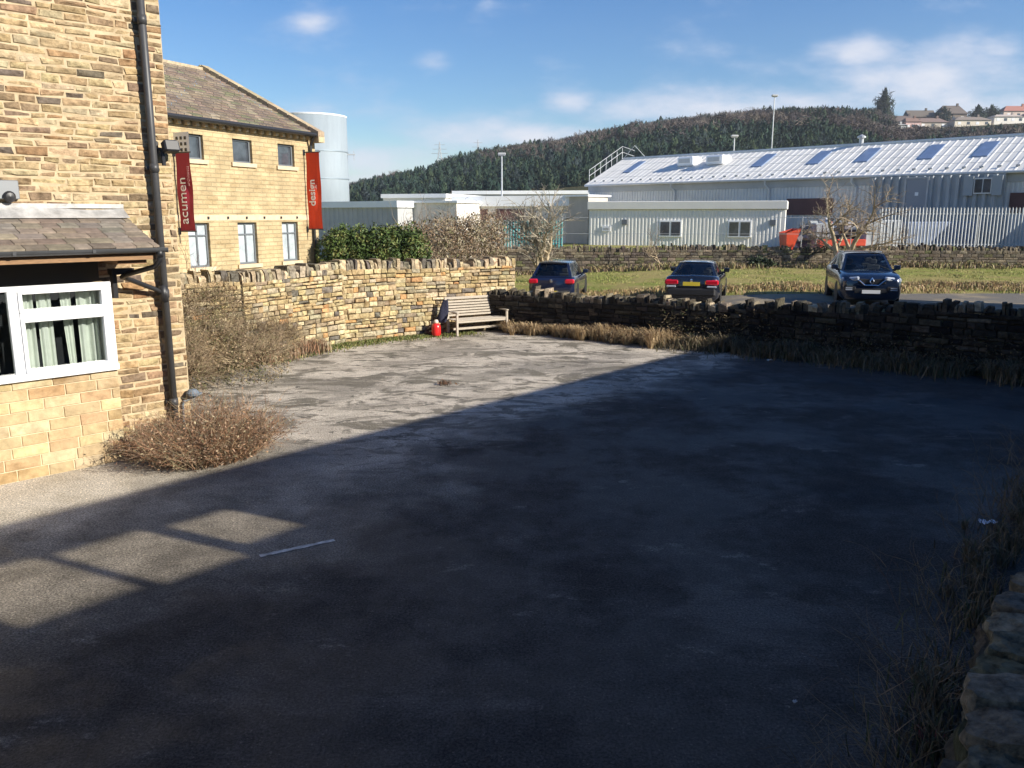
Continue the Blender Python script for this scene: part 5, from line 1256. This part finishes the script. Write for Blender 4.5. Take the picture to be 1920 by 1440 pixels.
o = q.build('leaf_clump', LF); tag(o, 'small clump of dead brown leaves in the middle of the sunlit tarmac', 'leaves')

# ------------------------------------------------------------------ cars
M['tyre'] = mat('tyre', (.02,.02,.02), rough=.85); M['rim'] = mat('alloy_rim', (.5,.5,.52), rough=.3, metal=.9)
M['trim'] = mat('black_trim', (.015,.015,.017), rough=.55); M['chrome'] = mat('chrome', (.75,.75,.77), rough=.12, metal=1)
M['carglass'] = glassmat('car_glass', (.66,.72,.72), .05); M['redlens'] = mat('red_lens', (.55,.012,.03), rough=.12, coat=.6)
M['clear'] = mat('headlamp_lens', (.62,.66,.72), rough=.1, metal=.3, coat=.8); M['seat'] = mat('car_seat', (.04,.04,.045), rough=.8)
M['plate_y'] = mat('yellow_plate', (.78,.60,.05), rough=.4); M['plate_w'] = mat('white_plate', (.78,.78,.76), rough=.4)
def car(name, label, loc, ang, L, w, hgt, paint, belt_f, belt_r, hood, deck, g0, g1, gr0, gr1, wr, rearwin=.0, front=True, z0=.18):
    """body lofted along y (rear -L/2 .. front L/2); cabin from g0 (rear glass foot) to g1 (windscreen foot), roof gr0..gr1, roof half width wr"""
    root = empty(name, loc, label, 'car', 'cars parked beyond the blackened wall', rz=ang)
    ys = [-L/2, -L/2+.04, -L/2+.14, -L/2+.4, g0-.02, g0+.4, 0, g1-.5, g1+.02, g1+.45, L/2-.45, L/2-.18, L/2-.05, L/2]
    ys = sorted(ys); b = MB(); n = 0; rings = []
    for y_ in ys:
        e = min(y_+L/2, L/2-y_)
        k = .80 if e < .01 else .90 if e < .06 else .965 if e < .2 else 1.0
        if y_ < g0: zt = deck-.0+(belt_r-deck)*sstep(-L/2+.1, g0, y_)
        elif y_ <= g1: zt = belt_r+(belt_f-belt_r)*(y_-g0)/(g1-g0)
        else: zt = belt_f+(hood-belt_f)*((y_-g1)/(L/2-g1))**1.6
        if e < .01: zt -= .10
        elif e < .06: zt -= .035
        zb = z0 + (.10 if e < .01 else .03 if e < .06 else 0)
        ww = w*k; half = [(0,zb),(ww*.85,zb),(ww*.965,zb+.10),(ww,.42),(ww,.60),(ww*.985,zt-.14),(ww*.94,zt-.04),(ww*.84,zt),(ww*.45,zt+.025),(0,zt+.035)]
        ring = [(x, y_, z) for x, z in half]+[(-x, y_, z) for x, z in half[-2:0:-1]]; rings.append(ring)
    m = len(rings[0]); vs = [p for r_ in rings for p in r_]; fs = []
    for i in range(len(rings)-1):
        for k in range(m): fs.append((i*m+k, (i+1)*m+k, (i+1)*m+(k+1)%m, i*m+(k+1)%m))
    fs += [tuple(range(m)), tuple((len(rings)-1)*m+k for k in range(m-1,-1,-1))]
    b.raw(vs, fs); body = b.build('body', paint, root, smooth=True)
    # cabin: four corner-based faces with frames and glass
    zb_ = {0: belt_r-.01, 1: belt_f-.01}; wb = w*.90; zr = hgt-.05
    def P(face, a, c):
        if face == 'rear': return Vector(((2*a-1)*(wb-.04+(wr-wb+.02)*c), g0+(gr0-g0)*c-.05*(1-(2*a-1)**2), belt_r-.01+(zr-belt_r)*c))
        if face == 'front': return Vector(((1-2*a)*(wb-.04+(wr-wb+.02)*c), g1+(gr1-g1)*c+.09*(1-(2*a-1)**2), belt_f-.01+(zr-belt_f)*c))
        s_ = 1 if face == 'right' else -1
        yy0 = g0+(g1-g0)*a; yy1 = gr0+(gr1-gr0)*a; aa = a if s_ > 0 else 1-a
        yy0 = g0+(g1-g0)*aa; yy1 = gr0+(gr1-gr0)*aa; zz = belt_r+(belt_f-belt_r)*aa-.01
        bul = .05*math.sin(math.pi*aa)
        return Vector((s_*(wb-.04+bul*.6+(wr-wb+.02+bul*.4)*c), yy0+(yy1-yy0)*c, zz+(zr-zz)*c))
    fm = MB()
    def patch(mb, face, a0, a1, c0, c1, na=6, nc=4, off_=0):
        def fn(a, c):
            p = P(face, a0+(a1-a0)*a, c0+(c1-c0)*c)
            if off_: p = p + Vector((p.x*.006, (p.y)*.004, .002))
            return p
        mb.grid(fn, na, nc)
    spec_ = {'rear': (.07,.93,.06,.90), 'front': (.055,.945,.03,.93), 'right': (.07,.90,.05,.90), 'left': (.10,.93,.05,.90)}
    for face, (a0,a1,c0,c1) in spec_.items():
        patch(fm, face, 0, a0, 0, 1, 2, 6); patch(fm, face, a1, 1, 0, 1, 2, 6); patch(fm, face, a0, a1, 0, c0, 8, 1); patch(fm, face, a0, a1, c1, 1, 8, 1)
        if face in ('right','left'): patch(fm, face, .50, .54, c0, c1, 1, 4); patch(fm, face, .26 if face == 'right' else .24, .29 if face == 'right' else .27, c0, c1, 1, 4) if False else None
    def roof(a, c):
        l = P('left', 1-c, 1); r_ = P('right', c, 1); p = l*(1-a)+r_*a
        if c == 0: pass
        return p+Vector((0,(-.05*(1-(2*a-1)**2)*(1-c)*1.0+.09*(1-(2*a-1)**2)*c) ,.055*(1-(2*a-1)**4)*math.sin(math.pi*(.12+.76*c))**.5*1.0))
    fm.grid(roof, 10, 10)
    fm.build('cabin_frame', paint, root, smooth=True)
    for face, nm in (('rear','rear_window'),('front','windscreen'),('right','side_window'),('left','side_window')):
        a0,a1,c0,c1 = spec_[face]; g_ = MB(); patch(g_, face, a0-.004, a1+.004, c0-.005, c1+.005, 8, 5, 0)
        g_.build(nm, M['carglass'], root, smooth=True)
    # interior
    q = MB()
    for x in (-.38,.38):
        for yy in (g0+.75, (g0+g1)/2+.25):
            zt = hgt-.42; q.box((x-.22,yy-.08,.5),(x+.22,yy+.06,zt-.02), bev=.03); q.box((x-.12,yy-.07,zt),(x+.12,yy+.03,zt+.17), bev=.03)
    q.box((-w*.8,g0+.05,.5),(w*.8,g1-.05,min(belt_f,belt_r)-.06)) if False else None
    q.box((-w*.78,g1-.35,.6),(w*.78,g1-.02,belt_f+.03), bev=.02)
    q.build('seat', M['seat'], root)
    for sx_ in (-1,1):
        for yy in (-L/2+.85, L/2-.90):
            wh = empty('wheel', (0,0,0)); wh.parent = root; wh.location = (sx_*(w-.11), yy, .32)
            q = MB(); q.lathe([(.20,-.11),(.30,-.105),(.32,-.07),(.32,.07),(.30,.105),(.20,.11)], n=24, axis='x'); q.build('tyre', M['tyre'], wh, smooth=True)
            q = MB(); q.lathe([(.205,-.09),(.205,.09),(.17,.10),(.04,.085)], n=20, axis='x', c=(0,0,0)); q.lathe([(.205,-.092),(.03,-.1)], n=10, axis='x'); q.build('rim', M['rim'], wh)
        q = MB(); x0 = sx_*(w*.93); y0 = g1-.35
        q.box((min(x0,x0+sx_*.20),y0-.02,belt_f+.02),(max(x0,x0+sx_*.20),y0+.11,belt_f+.17), bev=.025); q.box((min(x0-sx_*.06,x0+sx_*.06),y0+.02,belt_f-.02),(max(x0-sx_*.06,x0+sx_*.06),y0+.07,belt_f+.05)); q.build('mirror', paint, root)
    # wheel arches
    for sx_ in (-1,1):
        for yy in (-L/2+.85, L/2-.90):
            q = MB(); q.lathe([(.385,-.012),(.385,.004),(.05,.006)], n=24, axis='x', c=(sx_*(w-.002),yy,.33)); q.build('wheel_arch', M['trim'], root)
    return root
def lens(mb, x0, x1, y0, y1, z0, z1, b=.02, M_=None): mb.box((min(x0,x1),y0,z0),(max(x0,x1),y1,z1), M_, bev=b)
def paintm(name, col): return mat(name, col, rough=.22, metal=.35, coat=1.0, spec=.6)
# hatchback, rear towards us
x_, y_ = 1.88, 32.7; zc = tz(x_, y_)+.0
L_, w_ = 4.2, .88
c1 = car('parked_car', 'dark blue hatchback seen from behind, leftmost of the three parked cars', (x_,y_,zc), -rad(12), L_, w_, 1.50, paintm('dark_blue_paint', (.012,.02,.055)), .93, .98, .78, .93, -L_/2+.12, 1.05, -L_/2+.62, .35, .58)
for s_ in (-1,1):
    q = MB(); lens(q, s_*.50, s_*.845, -L_/2-.035, -L_/2+.26, .72, .90, .04); q.build('tail_light', M['redlens'], c1, smooth=False)
q = MB(); q.lathe([(.0,0),(.055,.0),(.06,.012),(.0,.02)], (0,0,0), 16); q.build('badge', M['chrome'], c1, M=Matrix.Translation((0,-L_/2-.005,.83)) @ Matrix.Rotation(rad(90),4,'X'))
q = MB(); q.box((-.7,-L_/2-.05,.30),(.7,-L_/2+.2,.50), bev=.04); q.build('bumper', M['trim'], c1)
q = MB(); q.box((-.26,-L_/2-.056,.36),(.26,-L_/2-.03,.47)); q.build('number_plate', M['plate_y'], c1)
q = MB(); q.box((-.52,-L_/2+.50,1.43),(.52,-L_/2+.66,1.46), bev=.01); q.build('spoiler', M['trim'], c1)
# coupe
x_, y_ = 6.55, 29.35; zc = tz(x_, y_); L_, w_ = 4.6, .90
c2 = car('parked_car', 'black saloon with a yellow rear plate, middle of the three parked cars', (x_,y_,zc), -rad(17.5), L_, w_, 1.40, paintm('black_paint', (.012,.016,.028)), .93, .97, .76, .98, -L_/2+.62, 1.0, -L_/2+1.35, .30, .56)
for s_ in (-1,1):
    q = MB(); lens(q, s_*.42, s_*.865, -L_/2-.03, -L_/2+.24, .70, .875, .04); q.build('tail_light', M['redlens'], c2)
    q = MB(); lens(q, s_*.5, s_*.8, -L_/2-.05, -L_/2+.1, .62, .68, .012); q.build('reflector', M['clear'], c2)
q = MB(); q.lathe([(.0,0),(.045,.0),(.05,.012),(.0,.02)], (0,0,0), 16); q.build('badge', M['chrome'], c2, M=Matrix.Translation((0,-L_/2-.002,.85)) @ Matrix.Rotation(rad(90),4,'X'))
q = MB(); q.box((-.27,-L_/2-.04,.68),(.27,-L_/2+.01,.80)); q.build('number_plate', M['plate_y'], c2)
q = MB(); q.box((-.78,-L_/2-.06,.34),(.78,-L_/2+.2,.60), bev=.05); q.build('bumper', M['trim'], c2)
# crossover, front towards us
x_, y_ = 11.85, 28.3; zc = tz(x_, y_); L_, w_ = 4.4, .93
c3 = car('parked_car', 'dark blue crossover facing the camera, rightmost of the three parked cars', (x_,y_,zc), math.pi-rad(14), L_, w_, 1.62, paintm('navy_paint', (.011,.022,.052)), 1.05, 1.10, .92, 1.05, -L_/2+.2, 1.12, -L_/2+.75, .42, .62)
yf = L_/2
for s_ in (-1,1):
    q = MB(); M_ = Matrix.Translation((s_*.62, yf-.12, .84)) @ Matrix.Rotation(-s_*rad(22),4,'Z') @ Matrix.Rotation(s_*rad(6),4,'Y')
    q.box((-.27,-.08,-.065),(.27,.10,.065), M_, bev=.03); q.build('headlight', M['clear'], c3)
    q = MB(); q.box((s_*.62-.16,yf-.05,.48),(s_*.62+.16,yf+.02,.62), bev=.02); fg = q.build('fog_surround', M['trim'], c3)
    q = MB()
    for z in (.50,.555): q.box((s_*.66-.1,yf+.015,z),(s_*.66+.1,yf+.03,z+.03))
    q.build('fog_light', M['clear'], fg)
q = MB(); q.box((-.42,yf-.06,.70),(.42,yf+.012,.86), bev=.02); q.box((-.5,yf-.05,.40),(.5,yf+.014,.56), bev=.02); gr = q.build('grille', M['trim'], c3)
q = MB(); q.tube([(-.62,yf+.0,.86),(-.36,yf+.02,.80),(-.2,yf+.03,.66),(.2,yf+.03,.66),(.36,yf+.02,.80),(.62,yf+.0,.86)], .02, 6); q.build('chrome_strip', M['chrome'], gr)
q = MB(); q.raw([(0,yf+.02,.67),(.075,yf+.02,.79),(0,yf+.02,.91),(-.075,yf+.02,.79),(0,yf+.05,.71),(.045,yf+.05,.79),(0,yf+.05,.87),(-.045,yf+.05,.79)], [(0,1,5,4),(1,2,6,5),(2,3,7,6),(3,0,4,7),(4,5,6,7)]); q.build('badge', M['chrome'], c3)
q = MB(); q.box((-.27,yf-.0,.40),(.27,yf+.035,.51)); q.build('number_plate', M['plate_w'], c3)
q = MB(); q.tube([(s_*.1,0,0) for s_ in ()] or [(-.62,-1.2,1.60),(-.60,.1,1.62)], .018, 6); q.tube([(.62,-1.2,1.60),(.60,.1,1.62)], .018, 6); q.build('roof_rail', M['chrome'], c3)

# ------------------------------------------------------------------ air
q = MB(); q.box((-800,-60,-8),(800,620,130)); hzo = q.build('haze', (lambda m: m)(bpy.data.materials.new('air'))); tag(hzo, kind='stuff')
m = bpy.data.materials['air']; m.use_nodes = True; m.node_tree.nodes.clear(); vo_ = m.node_tree.nodes.new('ShaderNodeVolumePrincipled'); oo_ = m.node_tree.nodes.new('ShaderNodeOutputMaterial')
vo_.inputs['Color'].default_value = (.86,.91,1,1); vo_.inputs['Density'].default_value = .00022; vo_.inputs['Anisotropy'].default_value = .1
m.node_tree.links.new(vo_.outputs[0], oo_.inputs['Volume'])
